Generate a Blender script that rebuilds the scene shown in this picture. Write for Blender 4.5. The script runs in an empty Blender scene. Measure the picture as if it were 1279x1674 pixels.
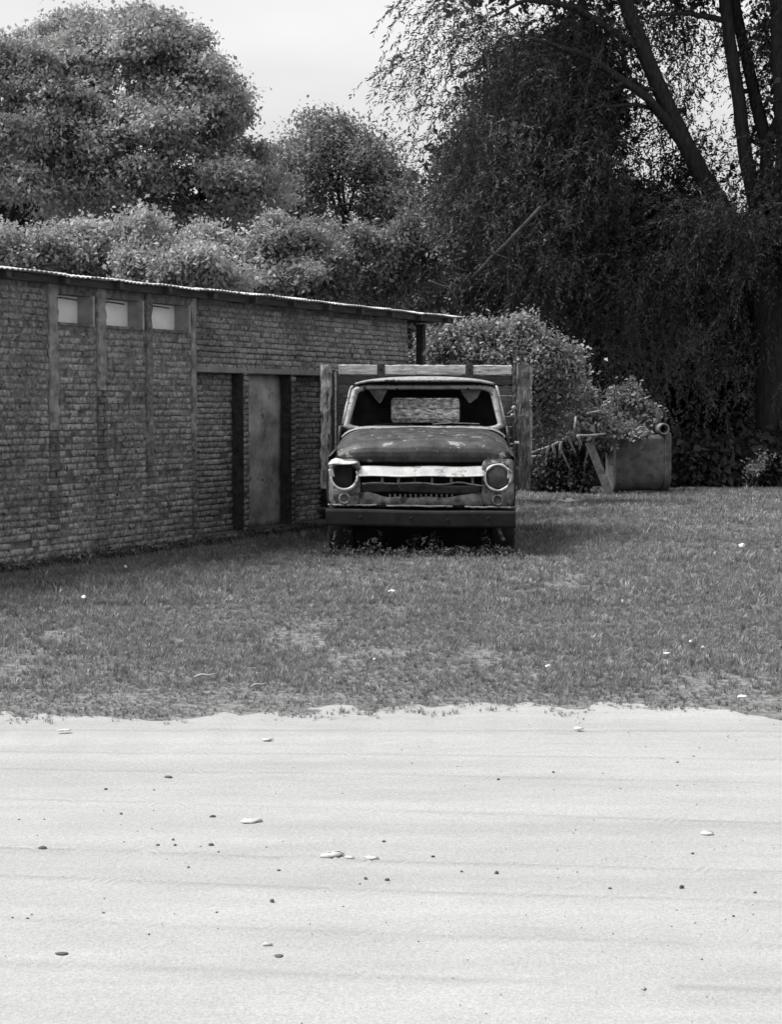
import bpy, math, random
import numpy as np
from mathutils import Vector, Matrix

random.seed(7)
RNG = np.random.default_rng(7)
SC = bpy.context.scene
COL = SC.collection
R = math.radians

# ------------------------------------------------------------------ camera
F_PX, W_PX, H_PX, CAM_H = 3000.0, 1279.0, 1674.0, 1.61
PITCH = math.atan(177.0 / F_PX)
cam_d = bpy.data.cameras.new('camera')
cam = bpy.data.objects.new('camera', cam_d)
COL.objects.link(cam)
cam_d.sensor_fit = 'VERTICAL'
cam_d.sensor_height = 36.0
cam_d.lens = F_PX / H_PX * 36.0
cam_d.clip_start = 0.05
cam_d.clip_end = 3000
cam.location = (0, 0, CAM_H)
cam.rotation_euler = (R(90) - PITCH, 0, 0)
SC.camera = cam

# ------------------------------------------------------------------ light
SUN_EL, SUN_AZ = R(56), R(-88)      # azimuth measured from +Y towards +X (from the left)
world = bpy.data.worlds.new('World')
SC.world = world
world.use_nodes = True
wn, wl = world.node_tree.nodes, world.node_tree.links
wn.clear()
w_out = wn.new('ShaderNodeOutputWorld')
w_bg = wn.new('ShaderNodeBackground')
w_sky = wn.new('ShaderNodeTexSky')
w_sky.sky_type = 'NISHITA'
w_sky.sun_disc = False
w_sky.sun_elevation = SUN_EL
w_sky.sun_rotation = SUN_AZ
w_sky.air_density = 1.0
w_sky.dust_density = 4.0
w_bw = wn.new('ShaderNodeRGBToBW')
w_tc = wn.new('ShaderNodeTexCoord')
w_map = wn.new('ShaderNodeMapping')
w_map.inputs['Scale'].default_value = (1.0, 1.0, 3.2)
w_no = wn.new('ShaderNodeTexNoise')
w_no.inputs['Scale'].default_value = 2.6
w_no.inputs['Detail'].default_value = 5
w_no.inputs['Roughness'].default_value = 0.45
w_rp = wn.new('ShaderNodeMapRange')
w_rp.inputs['From Min'].default_value = 0.38
w_rp.inputs['From Max'].default_value = 0.62
w_rp.inputs['To Min'].default_value = 7.9
w_rp.inputs['To Max'].default_value = 10.4
w_mx = wn.new('ShaderNodeMix')
w_mx.data_type = 'FLOAT'
w_mx.inputs['Factor'].default_value = 0.85      # thick even cloud over the clear sky
wl.new(w_sky.outputs[0], w_bw.inputs[0])
wl.new(w_tc.outputs['Generated'], w_map.inputs[0])
wl.new(w_map.outputs[0], w_no.inputs['Vector'])
wl.new(w_no.outputs['Fac'], w_rp.inputs['Value'])
wl.new(w_bw.outputs[0], w_mx.inputs['A'])
wl.new(w_rp.outputs[0], w_mx.inputs['B'])
wl.new(w_mx.outputs['Result'], w_bg.inputs['Color'])
w_bg.inputs['Strength'].default_value = 0.055
wl.new(w_bg.outputs[0], w_out.inputs[0])

sun_d = bpy.data.lights.new('sun', 'SUN')
sun_d.energy = 4.2
sun_d.angle = R(30)
sun_d.color = (1, 0.995, 0.985)
sun = bpy.data.objects.new('sun', sun_d)
COL.objects.link(sun)
sdir = Vector((math.sin(SUN_AZ) * math.cos(SUN_EL), math.cos(SUN_AZ) * math.cos(SUN_EL), math.sin(SUN_EL)))
sun.rotation_euler = sdir.to_track_quat('Z', 'Y').to_euler()
sun.location = (-20, 30, 40)

SC.view_settings.view_transform = 'Standard'
SC.view_settings.look = 'None'
SC.view_settings.exposure = 0.87
SC.view_settings.gamma = 1.0
SC.view_settings.use_curve_mapping = False
SC.cycles.max_bounces = 8
SC.cycles.diffuse_bounces = 4
SC.cycles.transparent_max_bounces = 8

# ------------------------------------------------------------------ helpers
def P(px, py, Y):
    """world point at depth Y that stands at photograph pixel (px, py)"""
    x, yc = (px - 639.5) / F_PX, (837.0 - py) / F_PX
    c, s = math.cos(PITCH), math.sin(PITCH)
    dy, dz = c + yc * s, -s + yc * c
    t = Y / dy
    return Vector((x * t, Y, CAM_H + dz * t))

def G(px, py):
    """ground point (z = 0) at photograph pixel"""
    x, yc = (px - 639.5) / F_PX, (837.0 - py) / F_PX
    c, s = math.cos(PITCH), math.sin(PITCH)
    t = CAM_H / -(-s + yc * c)
    return Vector((x * t, (c + yc * s) * t, 0))

def hash2(ix, iy, seed):
    n = (ix.astype(np.int64) * 374761393 + iy.astype(np.int64) * 668265263 + seed * 974711) & 0x7fffffff
    n = ((n ^ (n >> 13)) * 1274126177) & 0x7fffffff
    return ((n ^ (n >> 16)) & 0xffff) / 65535.0

def vnoise(x, y, seed=0):
    x, y = np.asarray(x, float), np.asarray(y, float)
    ix, iy = np.floor(x), np.floor(y)
    fx, fy = x - ix, y - iy
    fx, fy = fx * fx * (3 - 2 * fx), fy * fy * (3 - 2 * fy)
    a, b = hash2(ix, iy, seed), hash2(ix + 1, iy, seed)
    c, d = hash2(ix, iy + 1, seed), hash2(ix + 1, iy + 1, seed)
    return (a * (1 - fx) + b * fx) * (1 - fy) + (c * (1 - fx) + d * fx) * fy

def fbm(x, y, seed=0, octaves=4):
    t, a, s = 0, 0.5, 0
    for o in range(octaves):
        t = t + a * vnoise(np.asarray(x) * 2 ** o, np.asarray(y) * 2 ** o, seed + o * 17)
        s += a
        a *= 0.5
    return t / s

def mesh_np(name, verts, faces, mats=None, shade=None, smooth=False):
    """faces: (n,4) or (n,3) int array"""
    me = bpy.data.meshes.new(name)
    verts = np.asarray(verts, np.float32)
    faces = np.asarray(faces, np.int32)
    k = faces.shape[1]
    me.vertices.add(len(verts))
    me.vertices.foreach_set('co', verts.ravel())
    me.loops.add(faces.size)
    me.loops.foreach_set('vertex_index', faces.ravel())
    me.polygons.add(len(faces))
    me.polygons.foreach_set('loop_start', np.arange(0, faces.size, k, dtype=np.int32))
    if smooth:
        me.polygons.foreach_set('use_smooth', np.ones(len(faces), bool))
    me.update(calc_edges=True)
    if shade is not None:
        at = me.attributes.new('shade', 'FLOAT', 'POINT')
        at.data.foreach_set('value', np.asarray(shade, np.float32))
    if mats:
        me.materials.append(mats)
    return me

def link(name, me, parent=None, loc=None, rot=None, scale=None):
    o = bpy.data.objects.new(name, me)
    COL.objects.link(o)
    if parent is not None:
        o.parent = parent
    if loc is not None:
        o.location = loc
    if rot is not None:
        o.rotation_euler = rot
    if scale is not None:
        o.scale = scale
    return o

def empty(name, loc=(0, 0, 0), rz=0.0):
    o = bpy.data.objects.new(name, None)
    COL.objects.link(o)
    o.empty_display_size = 0.2
    o.location = loc
    o.rotation_euler = (0, 0, rz)
    return o

def tag(o, label=None, cat=None, group=None, kind=None):
    if label:
        o['label'] = label
    if cat:
        o['category'] = cat
    if group:
        o['group'] = group
    if kind:
        o['kind'] = kind
    return o

class MB:
    """collects pieces of ONE part"""
    def __init__(s):
        s.v, s.f = [], []
    def add(s, vs, fs):
        b = len(s.v)
        s.v += [tuple(v) for v in vs]
        s.f += [tuple(i + b for i in f) for f in fs]
        return s
    def box(s, x0, x1, y0, y1, z0, z1, m=None, c=0.0):
        """box; c > 0 chamfers its edges"""
        if c <= 0:
            vs = [(x, y, z) for x in (x0, x1) for y in (y0, y1) for z in (z0, z1)]
            fs = [(0, 1, 3, 2), (4, 6, 7, 5), (0, 4, 5, 1), (2, 3, 7, 6), (0, 2, 6, 4), (1, 5, 7, 3)]
        else:
            c = min(c, (x1 - x0) * .45, (y1 - y0) * .45, (z1 - z0) * .45)
            vs, fs, idx = [], [], {}
            lo, hi = (x0, y0, z0), (x1, y1, z1)
            for sx in (0, 1):
                for sy in (0, 1):
                    for sz in (0, 1):
                        sg = (sx, sy, sz)
                        for ax in range(3):
                            p = [hi[k] - c if sg[k] else lo[k] + c for k in range(3)]
                            p[ax] = hi[ax] if sg[ax] else lo[ax]
                            idx[(sx, sy, sz, ax)] = len(vs)
                            vs.append(tuple(p))
            for ax in range(3):
                a, b = [k for k in range(3) if k != ax]
                for sd in (0, 1):
                    q = []
                    for u, w in ((0, 0), (1, 0), (1, 1), (0, 1)):
                        k = [0, 0, 0]; k[ax] = sd; k[a] = u; k[b] = w
                        q.append(idx[(*k, ax)])
                    fs.append(tuple(q))
                for u in (0, 1):
                    for w in (0, 1):
                        k0 = [0, 0, 0]; k0[a] = u; k0[b] = w
                        k1 = list(k0); k1[ax] = 1
                        fs.append((idx[(*k0, a)], idx[(*k1, a)], idx[(*k1, b)], idx[(*k0, b)]))
            for sx in (0, 1):
                for sy in (0, 1):
                    for sz in (0, 1):
                        fs.append(tuple(idx[(sx, sy, sz, ax)] for ax in range(3)))
        if m is not None:
            vs = [tuple(m @ Vector(v)) for v in vs]
        return s.add(vs, fs)
    def tube(s, pts, rad, n=8, cap=True, closed=False):
        pts = [Vector(p) for p in pts]
        k = len(pts)
        rr = rad if hasattr(rad, '__len__') else [rad] * k
        vs, fs = [], []
        for i, p in enumerate(pts):
            if closed:
                d = pts[(i + 1) % k] - pts[i - 1]
            else:
                d = pts[min(i + 1, k - 1)] - pts[max(i - 1, 0)]
            d.normalize()
            up = Vector((0, 0, 1)) if abs(d.z) < 0.9 else Vector((1, 0, 0))
            a = d.cross(up).normalized()
            b = a.cross(d).normalized()
            for j in range(n):
                t = 2 * math.pi * j / n
                vs.append(p + (a * math.cos(t) + b * math.sin(t)) * rr[i])
        for i in range(k if closed else k - 1):
            i2 = (i + 1) % k
            for j in range(n):
                j2 = (j + 1) % n
                fs.append((i * n + j, i * n + j2, i2 * n + j2, i2 * n + j))
        if cap and not closed:
            fs.append(tuple(range(n))[::-1])
            fs.append(tuple((k - 1) * n + j for j in range(n)))
        return s.add(vs, fs)
    def grid(s, fn, us, vs_, wrap=False):
        nu, nv = len(us), len(vs_)
        vv = [fn(u, v) for u in us for v in vs_]
        fs = []
        for i in range(nu - 1):
            for j in range(nv - 1):
                fs.append((i * nv + j, (i + 1) * nv + j, (i + 1) * nv + j + 1, i * nv + j + 1))
        return s.add(vv, fs)
    def lathe(s, prof, c, axis='y', n=28):
        """prof: list of (radius, along)"""
        vs, fs = [], []
        for r_, a in prof:
            for j in range(n):
                t = 2 * math.pi * j / n
                u, w = r_ * math.cos(t), r_ * math.sin(t)
                if axis == 'y':
                    vs.append((c[0] + u, c[1] + a, c[2] + w))
                elif axis == 'x':
                    vs.append((c[0] + a, c[1] + u, c[2] + w))
                else:
                    vs.append((c[0] + u, c[1] + w, c[2] + a))
        for i in range(len(prof) - 1):
            for j in range(n):
                j2 = (j + 1) % n
                fs.append((i * n + j, i * n + j2, (i + 1) * n + j2, (i + 1) * n + j))
        return s.add(vs, fs)
    def build(s, name, m, parent=None, smooth=False, thick=0.0, jitter=0.0, bevel=0.0, loc=None, rot=None):
        me = bpy.data.meshes.new(name)
        vs = s.v
        if jitter:
            vs = [tuple(c + random.uniform(-jitter, jitter) for c in v) for v in vs]
        me.from_pydata(vs, [], s.f)
        me.materials.append(m)
        if smooth:
            me.polygons.foreach_set('use_smooth', [True] * len(me.polygons))
        me.update()
        o = link(name, me, parent, loc, rot)
        if thick:
            md = o.modifiers.new('solid', 'SOLIDIFY')
            md.thickness = thick
            md.offset = 0
        if bevel:
            md = o.modifiers.new('bevel', 'BEVEL')
            md.width = bevel
            md.segments = 2
            md.limit_method = 'ANGLE'
        return o

def rough_bar(axis, p0, p1, a, b, n=24, jit=.006, c=.008):
    """uneven sawn board or post from p0 to p1; a, b: size across (two other axes in order)"""
    m = MB()
    p0, p1 = Vector(p0), Vector(p1)
    ax = 'xyz'.index(axis)
    o1, o2 = [k for k in range(3) if k != ax]
    prof = [(-a / 2 + c, -b / 2), (a / 2 - c, -b / 2), (a / 2, -b / 2 + c), (a / 2, b / 2 - c), (a / 2 - c, b / 2), (-a / 2 + c, b / 2), (-a / 2, b / 2 - c), (-a / 2, -b / 2 + c)]
    vs, fs = [], []
    for i in range(n + 1):
        q = p0.lerp(p1, i / n)
        for (u, w) in prof:
            v = list(q)
            v[o1] += u + random.uniform(-jit, jit)
            v[o2] += w + random.uniform(-jit, jit)
            vs.append(v)
    for i in range(n):
        for j in range(8):
            fs.append((i * 8 + j, i * 8 + (j + 1) % 8, i * 8 + 8 + (j + 1) % 8, i * 8 + 8 + j))
    fs.append(tuple(range(7, -1, -1)))
    fs.append(tuple(n * 8 + j for j in range(8)))
    m.add(vs, fs)
    return m


# ------------------------------------------------------------------ materials (the photograph is black and white: all greys)
def g3(v):
    return (v, v, v, 1)

def mat(name, c0, c1, scale=6.0, rough=0.8, bump=0.3, bscale=30.0, metallic=0.0, stretch=(1, 1, 1), lo=0.35, hi=0.65,
        attr=0.0, spots=None, rnd=0.0, coord='Object', detail=8.0, spec=0.3, transl=0.0, bdist=0.02, stain=None):
    """grey noise between c0 and c1; attr = strength of the mesh's 'shade' value; spots = (colour, scale, threshold)"""
    m = bpy.data.materials.new(name)
    m.use_nodes = True
    n, l = m.node_tree.nodes, m.node_tree.links
    n.clear()
    out = n.new('ShaderNodeOutputMaterial')
    b = n.new('ShaderNodeBsdfPrincipled')
    b.inputs['Roughness'].default_value = rough
    b.inputs['Metallic'].default_value = metallic
    b.inputs['Specular IOR Level'].default_value = spec
    tc = n.new('ShaderNodeTexCoord')
    geo = n.new('ShaderNodeNewGeometry')
    mp = n.new('ShaderNodeMapping')
    mp.inputs['Scale'].default_value = stretch
    l.new(geo.outputs['Position'] if coord == 'World' else tc.outputs[coord], mp.inputs[0])
    vec = mp.outputs[0]
    if rnd:
        oi = n.new('ShaderNodeObjectInfo')
        ad = n.new('ShaderNodeVectorMath'); ad.operation = 'ADD'
        sc_ = n.new('ShaderNodeVectorMath'); sc_.operation = 'SCALE'
        cb = n.new('ShaderNodeCombineXYZ')
        l.new(oi.outputs['Random'], cb.inputs[0]); l.new(oi.outputs['Random'], cb.inputs[1])
        l.new(cb.outputs[0], sc_.inputs[0]); sc_.inputs['Scale'].default_value = 37.0
        l.new(vec, ad.inputs[0]); l.new(sc_.outputs[0], ad.inputs[1])
        vec = ad.outputs[0]
    no = n.new('ShaderNodeTexNoise')
    no.inputs['Scale'].default_value = scale
    no.inputs['Detail'].default_value = detail
    no.inputs['Roughness'].default_value = 0.62
    l.new(vec, no.inputs['Vector'])
    rp = n.new('ShaderNodeMapRange')
    rp.inputs['From Min'].default_value = lo
    rp.inputs['From Max'].default_value = hi
    rp.inputs['To Min'].default_value = c0
    rp.inputs['To Max'].default_value = c1
    l.new(no.outputs['Fac'], rp.inputs['Value'])
    val = rp.outputs[0]
    if spots:
        sn = n.new('ShaderNodeTexNoise')
        sn.inputs['Scale'].default_value = spots[1]
        sn.inputs['Detail'].default_value = 6
        sn.inputs['Roughness'].default_value = 0.65
        l.new(vec, sn.inputs['Vector'])
        sr = n.new('ShaderNodeMapRange')
        sr.inputs['From Min'].default_value = spots[2]
        sr.inputs['From Max'].default_value = spots[2] + 0.05
        l.new(sn.outputs['Fac'], sr.inputs['Value'])
        mx = n.new('ShaderNodeMix'); mx.data_type = 'FLOAT'
        l.new(sr.outputs[0], mx.inputs['Factor'])
        l.new(val, mx.inputs['A'])
        mx.inputs['B'].default_value = spots[0]
        val = mx.outputs['Result']
    if stain:       # (scale, least factor, most factor): broad patches of weathering
        tn = n.new('ShaderNodeTexNoise')
        tn.inputs['Scale'].default_value = stain[0]
        tn.inputs['Detail'].default_value = 5
        tn.inputs['Roughness'].default_value = 0.6
        l.new(vec, tn.inputs['Vector'])
        tm = n.new('ShaderNodeMapRange')
        tm.inputs['From Min'].default_value = 0.32
        tm.inputs['From Max'].default_value = 0.68
        tm.inputs['To Min'].default_value = stain[1]
        tm.inputs['To Max'].default_value = stain[2]
        l.new(tn.outputs['Fac'], tm.inputs['Value'])
        sm = n.new('ShaderNodeMath'); sm.operation = 'MULTIPLY'
        l.new(val, sm.inputs[0]); l.new(tm.outputs[0], sm.inputs[1])
        val = sm.outputs[0]
    if attr or rnd:
        mu = n.new('ShaderNodeMath'); mu.operation = 'MULTIPLY'
        ma = n.new('ShaderNodeMapRange')
        amt = attr or rnd
        ma.inputs['To Min'].default_value = 1 - amt
        ma.inputs['To Max'].default_value = 1 + amt
        if attr:
            at = n.new('ShaderNodeAttribute'); at.attribute_name = 'shade'
            l.new(at.outputs['Fac'], ma.inputs['Value'])
        else:
            l.new(oi.outputs['Random'], ma.inputs['Value'])
        l.new(val, mu.inputs[0]); l.new(ma.outputs[0], mu.inputs[1])
        val = mu.outputs[0]
    l.new(val, b.inputs['Base Color'])
    if bump:
        bn = n.new('ShaderNodeTexNoise')
        bn.inputs['Scale'].default_value = bscale
        bn.inputs['Detail'].default_value = 6
        l.new(vec, bn.inputs['Vector'])
        bp = n.new('ShaderNodeBump')
        bp.inputs['Strength'].default_value = bump
        bp.inputs['Distance'].default_value = bdist
        l.new(bn.outputs['Fac'], bp.inputs['Height'])
        l.new(bp.outputs[0], b.inputs['Normal'])
    if transl:
        tr = n.new('ShaderNodeBsdfTranslucent')
        l.new(val, tr.inputs['Color'])
        ms = n.new('ShaderNodeMixShader')
        ms.inputs[0].default_value = transl
        l.new(b.outputs[0], ms.inputs[1]); l.new(tr.outputs[0], ms.inputs[2])
        l.new(ms.outputs[0], out.inputs[0])
    else:
        l.new(b.outputs[0], out.inputs[0])
    return m

M = {}
M['road'] = mat('road_sand', 0.235, 0.30, 70, rough=0.95, bump=0.6, bscale=110, coord='World', spec=0.1, attr=0.22,
                spots=(0.19, 55, 0.65), bdist=0.006, stain=(1.6, 0.97, 1.03))
M['soil'] = mat('turf_soil', 0.07, 0.21, 14, rough=0.95, bump=1.0, bscale=45, coord='World', spec=0.1)
M['grass'] = mat('grass_blade', 0.085, 0.27, 1.1, rough=0.75, bump=0, coord='World', rnd=0.45, transl=0.3, spec=0.2)
M['weed'] = mat('weed_leaf', 0.05, 0.10, 3, rough=0.7, bump=0, attr=0.4, transl=0.25, spec=0.2)
M['mortar'] = mat('mortar', 0.08, 0.24, 16.0, rough=0.95, bump=1.0, bscale=60, spec=0.1, stain=(1.3, 0.6, 1.2))
M['brick'] = mat('brick', 0.10, 0.46, 24.0, rough=0.95, bump=1.0, bscale=80, attr=0.28, coord='World', spec=0.1, spots=(0.05, 11, 0.61), lo=0.3, hi=0.7, stain=(1.1, 0.6, 1.25))
M['plaster'] = mat('old_plaster', 0.12, 0.30, 7.0, rough=0.9, bump=0.5, bscale=24, spec=0.1, spots=(0.11, 6, 0.62))
M['concrete'] = mat('concrete', 0.16, 0.25, 5, rough=0.9, bump=0.4, bscale=30, spec=0.15, spots=(0.08, 3, 0.58))
M['pane'] = mat('whitened_pane', 0.76, 0.86, 5, rough=0.6, bump=0.1, bscale=12, spec=0.3)
M['iron'] = mat('rusty_iron', 0.02, 0.05, 12, rough=0.8, bump=0.3)
M['timber_dark'] = mat('dark_timber', 0.03, 0.07, 4, rough=0.9, bump=0.4, stretch=(1, 6, 6))
M['tin'] = mat('galvanised_sheet', 0.34, 0.70, 2.5, rough=0.5, bump=0.1, spec=0.5, spots=(0.12, 5, 0.56))
# truck
M['rust'] = mat('rusty_panel', 0.022, 0.06, 7, rough=0.62, bump=0.25, bscale=50, spec=0.4, spots=(0.13, 3.0, 0.60), bdist=0.006)
M['hood'] = mat('faded_hood_paint', 0.010, 0.055, 5.5, rough=0.55, bump=0.5, bscale=28, spec=0.4, lo=0.36, hi=0.66, spots=(0.20, 7, 0.59), bdist=0.008)
M['cabpaint'] = mat('chalky_cab_paint', 0.12, 0.40, 10, rough=0.6, bump=0.4, bscale=50, spec=0.4, spots=(0.04, 10, 0.56), bdist=0.005)
M['dull'] = mat('dull_front_paint', 0.04, 0.20, 11, rough=0.65, bump=0.5, bscale=40, spec=0.35, spots=(0.022, 7, 0.54), bdist=0.006)
M['white'] = mat('white_grille_paint', 0.40, 0.58, 8, rough=0.4, bump=0.15, bscale=60, spec=0.5, spots=(0.20, 6, 0.56), bdist=0.004)
M['chrome'] = mat('worn_plated_ring', 0.36, 0.62, 12, rough=0.4, bump=0.2, metallic=0.2, spec=0.5, spots=(0.12, 14, 0.62))
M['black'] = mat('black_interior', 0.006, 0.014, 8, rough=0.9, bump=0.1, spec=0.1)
M['bumper'] = mat('dark_bumper_steel', 0.012, 0.024, 5, rough=0.8, bump=0.3, bscale=40, spec=0.15, spots=(0.06, 7, 0.66), bdist=0.006)
M['rubber'] = mat('old_rubber', 0.012, 0.025, 9, rough=0.85, bump=0.3, spec=0.2)
M['visor'] = mat('torn_lining', 0.09, 0.20, 9, rough=0.9, bump=0.2)
M['wood'] = mat('weathered_board', 0.18, 0.50, 5, rough=0.9, bump=0.8, bscale=16, stretch=(1, 9, 9), rnd=0.15, spec=0.1, spots=(0.05, 8, 0.62))
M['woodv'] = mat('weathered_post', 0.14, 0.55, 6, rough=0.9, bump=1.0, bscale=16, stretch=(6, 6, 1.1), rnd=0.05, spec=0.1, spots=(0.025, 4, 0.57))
M['woodd'] = mat('dark_board', 0.05, 0.13, 7, rough=0.9, bump=0.8, bscale=16, stretch=(1, 9, 9), rnd=0.2, spec=0.1)
# vegetation
M['bark'] = mat('dark_bark', 0.018, 0.045, 6, rough=0.95, bump=0.8, bscale=9, stretch=(3, 3, 0.6), spec=0.1)
M['barkpale'] = mat('pale_dead_bark', 0.16, 0.30, 9, rough=0.95, bump=0.5, bscale=12, spec=0.1)
M['leaf_light'] = mat('pale_green_leaf', 0.26, 0.40, 0.5, rough=0.6, bump=0, attr=0.45, transl=0.35, coord='World', spec=0.3)
M['leaf_mid'] = mat('mid_green_leaf', 0.15, 0.25, 0.5, rough=0.6, bump=0, attr=0.45, transl=0.3, coord='World', spec=0.3)
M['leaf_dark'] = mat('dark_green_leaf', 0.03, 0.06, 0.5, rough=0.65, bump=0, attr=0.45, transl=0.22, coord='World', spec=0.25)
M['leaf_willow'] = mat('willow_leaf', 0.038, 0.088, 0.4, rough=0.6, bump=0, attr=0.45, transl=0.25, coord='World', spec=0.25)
M['leaf_bush'] = mat('dull_bush_leaf', 0.16, 0.27, 0.5, rough=0.6, bump=0, attr=0.45, transl=0.3, coord='World', spec=0.2)
M['tank'] = mat('tank_cement', 0.07, 0.15, 6, rough=0.9, bump=0.4, bscale=20, spec=0.15, spots=(0.07, 3, 0.58))
M['stone_pale'] = mat('pale_stone', 0.34, 0.44, 8, rough=0.9, bump=0.3)
M['stone_dark'] = mat('dark_stone', 0.05, 0.10, 12, rough=0.9, bump=0.3)
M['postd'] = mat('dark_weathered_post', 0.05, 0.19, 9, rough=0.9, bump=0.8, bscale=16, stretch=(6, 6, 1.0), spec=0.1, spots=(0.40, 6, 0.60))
M['tail'] = mat('pale_weathered_board', 0.10, 0.60, 9, rough=0.9, bump=0.8, bscale=14, stretch=(1.6, 3, 3), rnd=0.2, spec=0.1, spots=(0.70, 9, 0.60))
M['straw'] = mat('dry_straw', 0.22, 0.36, 2, rough=0.8, bump=0, coord='World', rnd=0.3, transl=0.2, spec=0.1)
M['lime'] = mat('limewashed_reveal', 0.24, 0.38, 6, rough=0.9, bump=0.4, bscale=24, spec=0.1, spots=(0.2, 7, 0.62))
M['jamb_shade'] = mat('shade_painted_brick', 0.025, 0.06, 12, rough=0.95, bump=0.8, bscale=30, spec=0.1)  # near-black brick tone, the shade of the recess jambs put into colour
M['panel'] = mat('stained_plaster', 0.17, 0.48, 2.6, rough=0.9, bump=0.6, bscale=20, spec=0.1, spots=(0.12, 4, 0.6))
M['bucket'] = mat('dull_lamp_bucket', 0.025, 0.05, 9, rough=0.6, bump=0.2, spec=0.3)
M['lens'] = mat('dirty_lens', 0.035, 0.075, 14, rough=0.35, bump=0.2, spec=0.5)
M['gravel'] = mat('grit', 0.16, 0.34, 60, rough=0.95, bump=0, spec=0.1)
M['barkgrey'] = mat('grey_dead_bark', 0.045, 0.11, 9, rough=0.95, bump=0.5, bscale=12, spec=0.1)
M['paper'] = mat('white_scrap', 0.70, 0.85, 6, rough=0.8, bump=0.1)

# ================================================================== SETTING
def nonuni(a, b, fine0, fine1, step, grow=1.35):
    xs = list(np.arange(fine0, fine1 + step * .5, step))
    s, x = step, fine1
    while x < b:
        s *= grow; x = min(b, x + s); xs.append(x)
    s, x = step, fine0
    while x > a:
        s *= grow; x = max(a, x - s); xs.insert(0, x)
    return np.array(xs)

def grid_mesh(name, X, Y, Z, m, smooth=True):
    ny, nx = X.shape
    v = np.stack([X, Y, Z], -1).reshape(-1, 3)
    i = np.arange(ny * nx).reshape(ny, nx)
    f = np.stack([i[:-1, :-1], i[:-1, 1:], i[1:, 1:], i[1:, :-1]], -1).reshape(-1, 4)
    return mesh_np(name, v, f, m, smooth=smooth)

def road_edge(x):
    """distance from the camera at which the sand gives way to grass"""
    x = np.asarray(x, float)
    base = np.interp(x, [-60, -2.1, -1.2, -0.5, 0.3, 1.1, 2.1, 60], [9.4, 9.58, 9.66, 9.76, 9.93, 9.90, 9.66, 9.5])
    return base + (fbm(x * 2.3, x * 0 + 3.1, 5) - .5) * .55 + (fbm(x * 9, x * 0 + 8.1, 9) - .5) * .40

def ground_z(x, y):
    return (fbm(np.asarray(x) * .9, np.asarray(y) * .9, 21, 3) - .5) * .05

gx = nonuni(-700, 700, -9, 10, 0.16)
gy = nonuni(-60, 900, 8.6, 34, 0.16)
GX, GY = np.meshgrid(gx, gy)
ground = link('ground', grid_mesh('ground', GX, GY, ground_z(GX, GY) * np.clip((GY - 8.8) / 1.0, 0, 1), M['soil']))
tag(ground, kind='structure')

rx = nonuni(-160, 160, -3.0, 3.0, 0.03, 1.25)
rt = np.concatenate([np.linspace(0, .56, 24), np.linspace(.563, 1.0, 480)])
RX, RT = np.meshgrid(rx, rt)
E = road_edge(RX) + .15
RY = -4.0 + (E + 4.0) * RT
ridge, wear = 0, 0
for c, w, h, sl in ((7.06, .022, .0035, -.137), (6.28, .020, .004, -.123), (5.40, .022, .0045, -.126), (8.2, .03, .003, -.06), (7.75, .02, .002, -.10), (5.9, .02, .002, -.13), (4.98, .03, .003, -.12), (8.9, .03, .003, -.02)):
    d = RY - (c + sl * RX + (vnoise(RX * .8, RX * 0 + c, 31) - .5) * .06)
    am = .35 + .9 * vnoise(RX * .7, RX * 0 + c * 3, 41)
    wear = wear + (.20 + .5 * am) * np.exp(-((d + .004) / (w * .75)) ** 2) * (vnoise(RX * 3.1, RX * 0 + c * 7, 43) > .18)
    ridge = ridge + 1.1 * h * am * (np.exp(-(d / w) ** 2) - .8 * np.exp(-((d - w * 1.6) / w) ** 2))
RZ = .026 + ridge + (fbm(RX * 1.6, RY * 2.4, 51, 3) - .5) * .0022 + (fbm(RX * 14, RY * 14, 61, 3) - .5) * .0012
RZ = RZ - .030 * np.clip((RT - .89) / .10, 0, 1) - .03 * np.clip((RT - .985) / .015, 0, 1)
# packed wheel lines are a little darker than the loose sand between them
sh = .52 - .62 * wear + (fbm(RX * .5, RY * 5, 57, 4) - .5) * .55 + (fbm(RX * 6, RY * 22, 58, 3) - .5) * .35
rme = grid_mesh('dirt_road', RX, RY, RZ, M['road'])
rat = rme.attributes.new('shade', 'FLOAT', 'POINT')
rat.data.foreach_set('value', np.clip(sh, 0, 1).astype(np.float32).ravel())
road = link('dirt_road', rme)
tag(road, kind='structure')

# ------------------------------------------------------------------ brick shed
D = Vector((.4218, .9067, 0)).normalized()
S0 = Vector((-3.705, 17.37, 0))
shed = empty('brick_shed', S0, math.atan2(D.y, D.x))
tag(shed, 'long low brick shed with flat tin roof, left of the old truck', 'shed')
# local frame: x along the wall away from the camera, -y towards the camera, z up
EAVE = 2.86
wall_a = MB()       # mortar body of the near bay with three small openings
OPEN = [(.98, 1.60), (1.82, 2.53), (2.70, 3.48)]
ZO0, ZO1 = 2.40, 2.70
wall_a.box(-4, 3.6, .009, .24, 0, ZO0)
wall_a.box(-4, 3.6, .014, .24, ZO1, EAVE - .02)
xs = [-4] + [q for o in OPEN for q in o] + [3.6]
for a, b in zip(xs[0::2], xs[1::2]):
    wall_a.box(a, b, .014, .24, ZO0, ZO1)
wall_near = wall_a.build('wall', M['mortar'], shed)
RB = .12            # the far bay stands back by this much
NICHE = [(3.80, 4.90), (5.03, 6.11), (6.21, 7.25), (7.37, 8.4)]
ZN0, ZN1, ND = .10, 1.98, .17
wb = MB()
wb.box(3.6, 9.6, RB + ND + .006, RB + ND + .2, 0, EAVE - .03)   # back skin
wb.box(3.601, 9.6, RB + .014, RB + .27, ZN1, EAVE - .04)
wb.box(3.601, 9.6, RB + .014, RB + .27, 0, ZN0)
xs = [3.601] + [q for o in NICHE for q in o] + [9.6]
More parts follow.
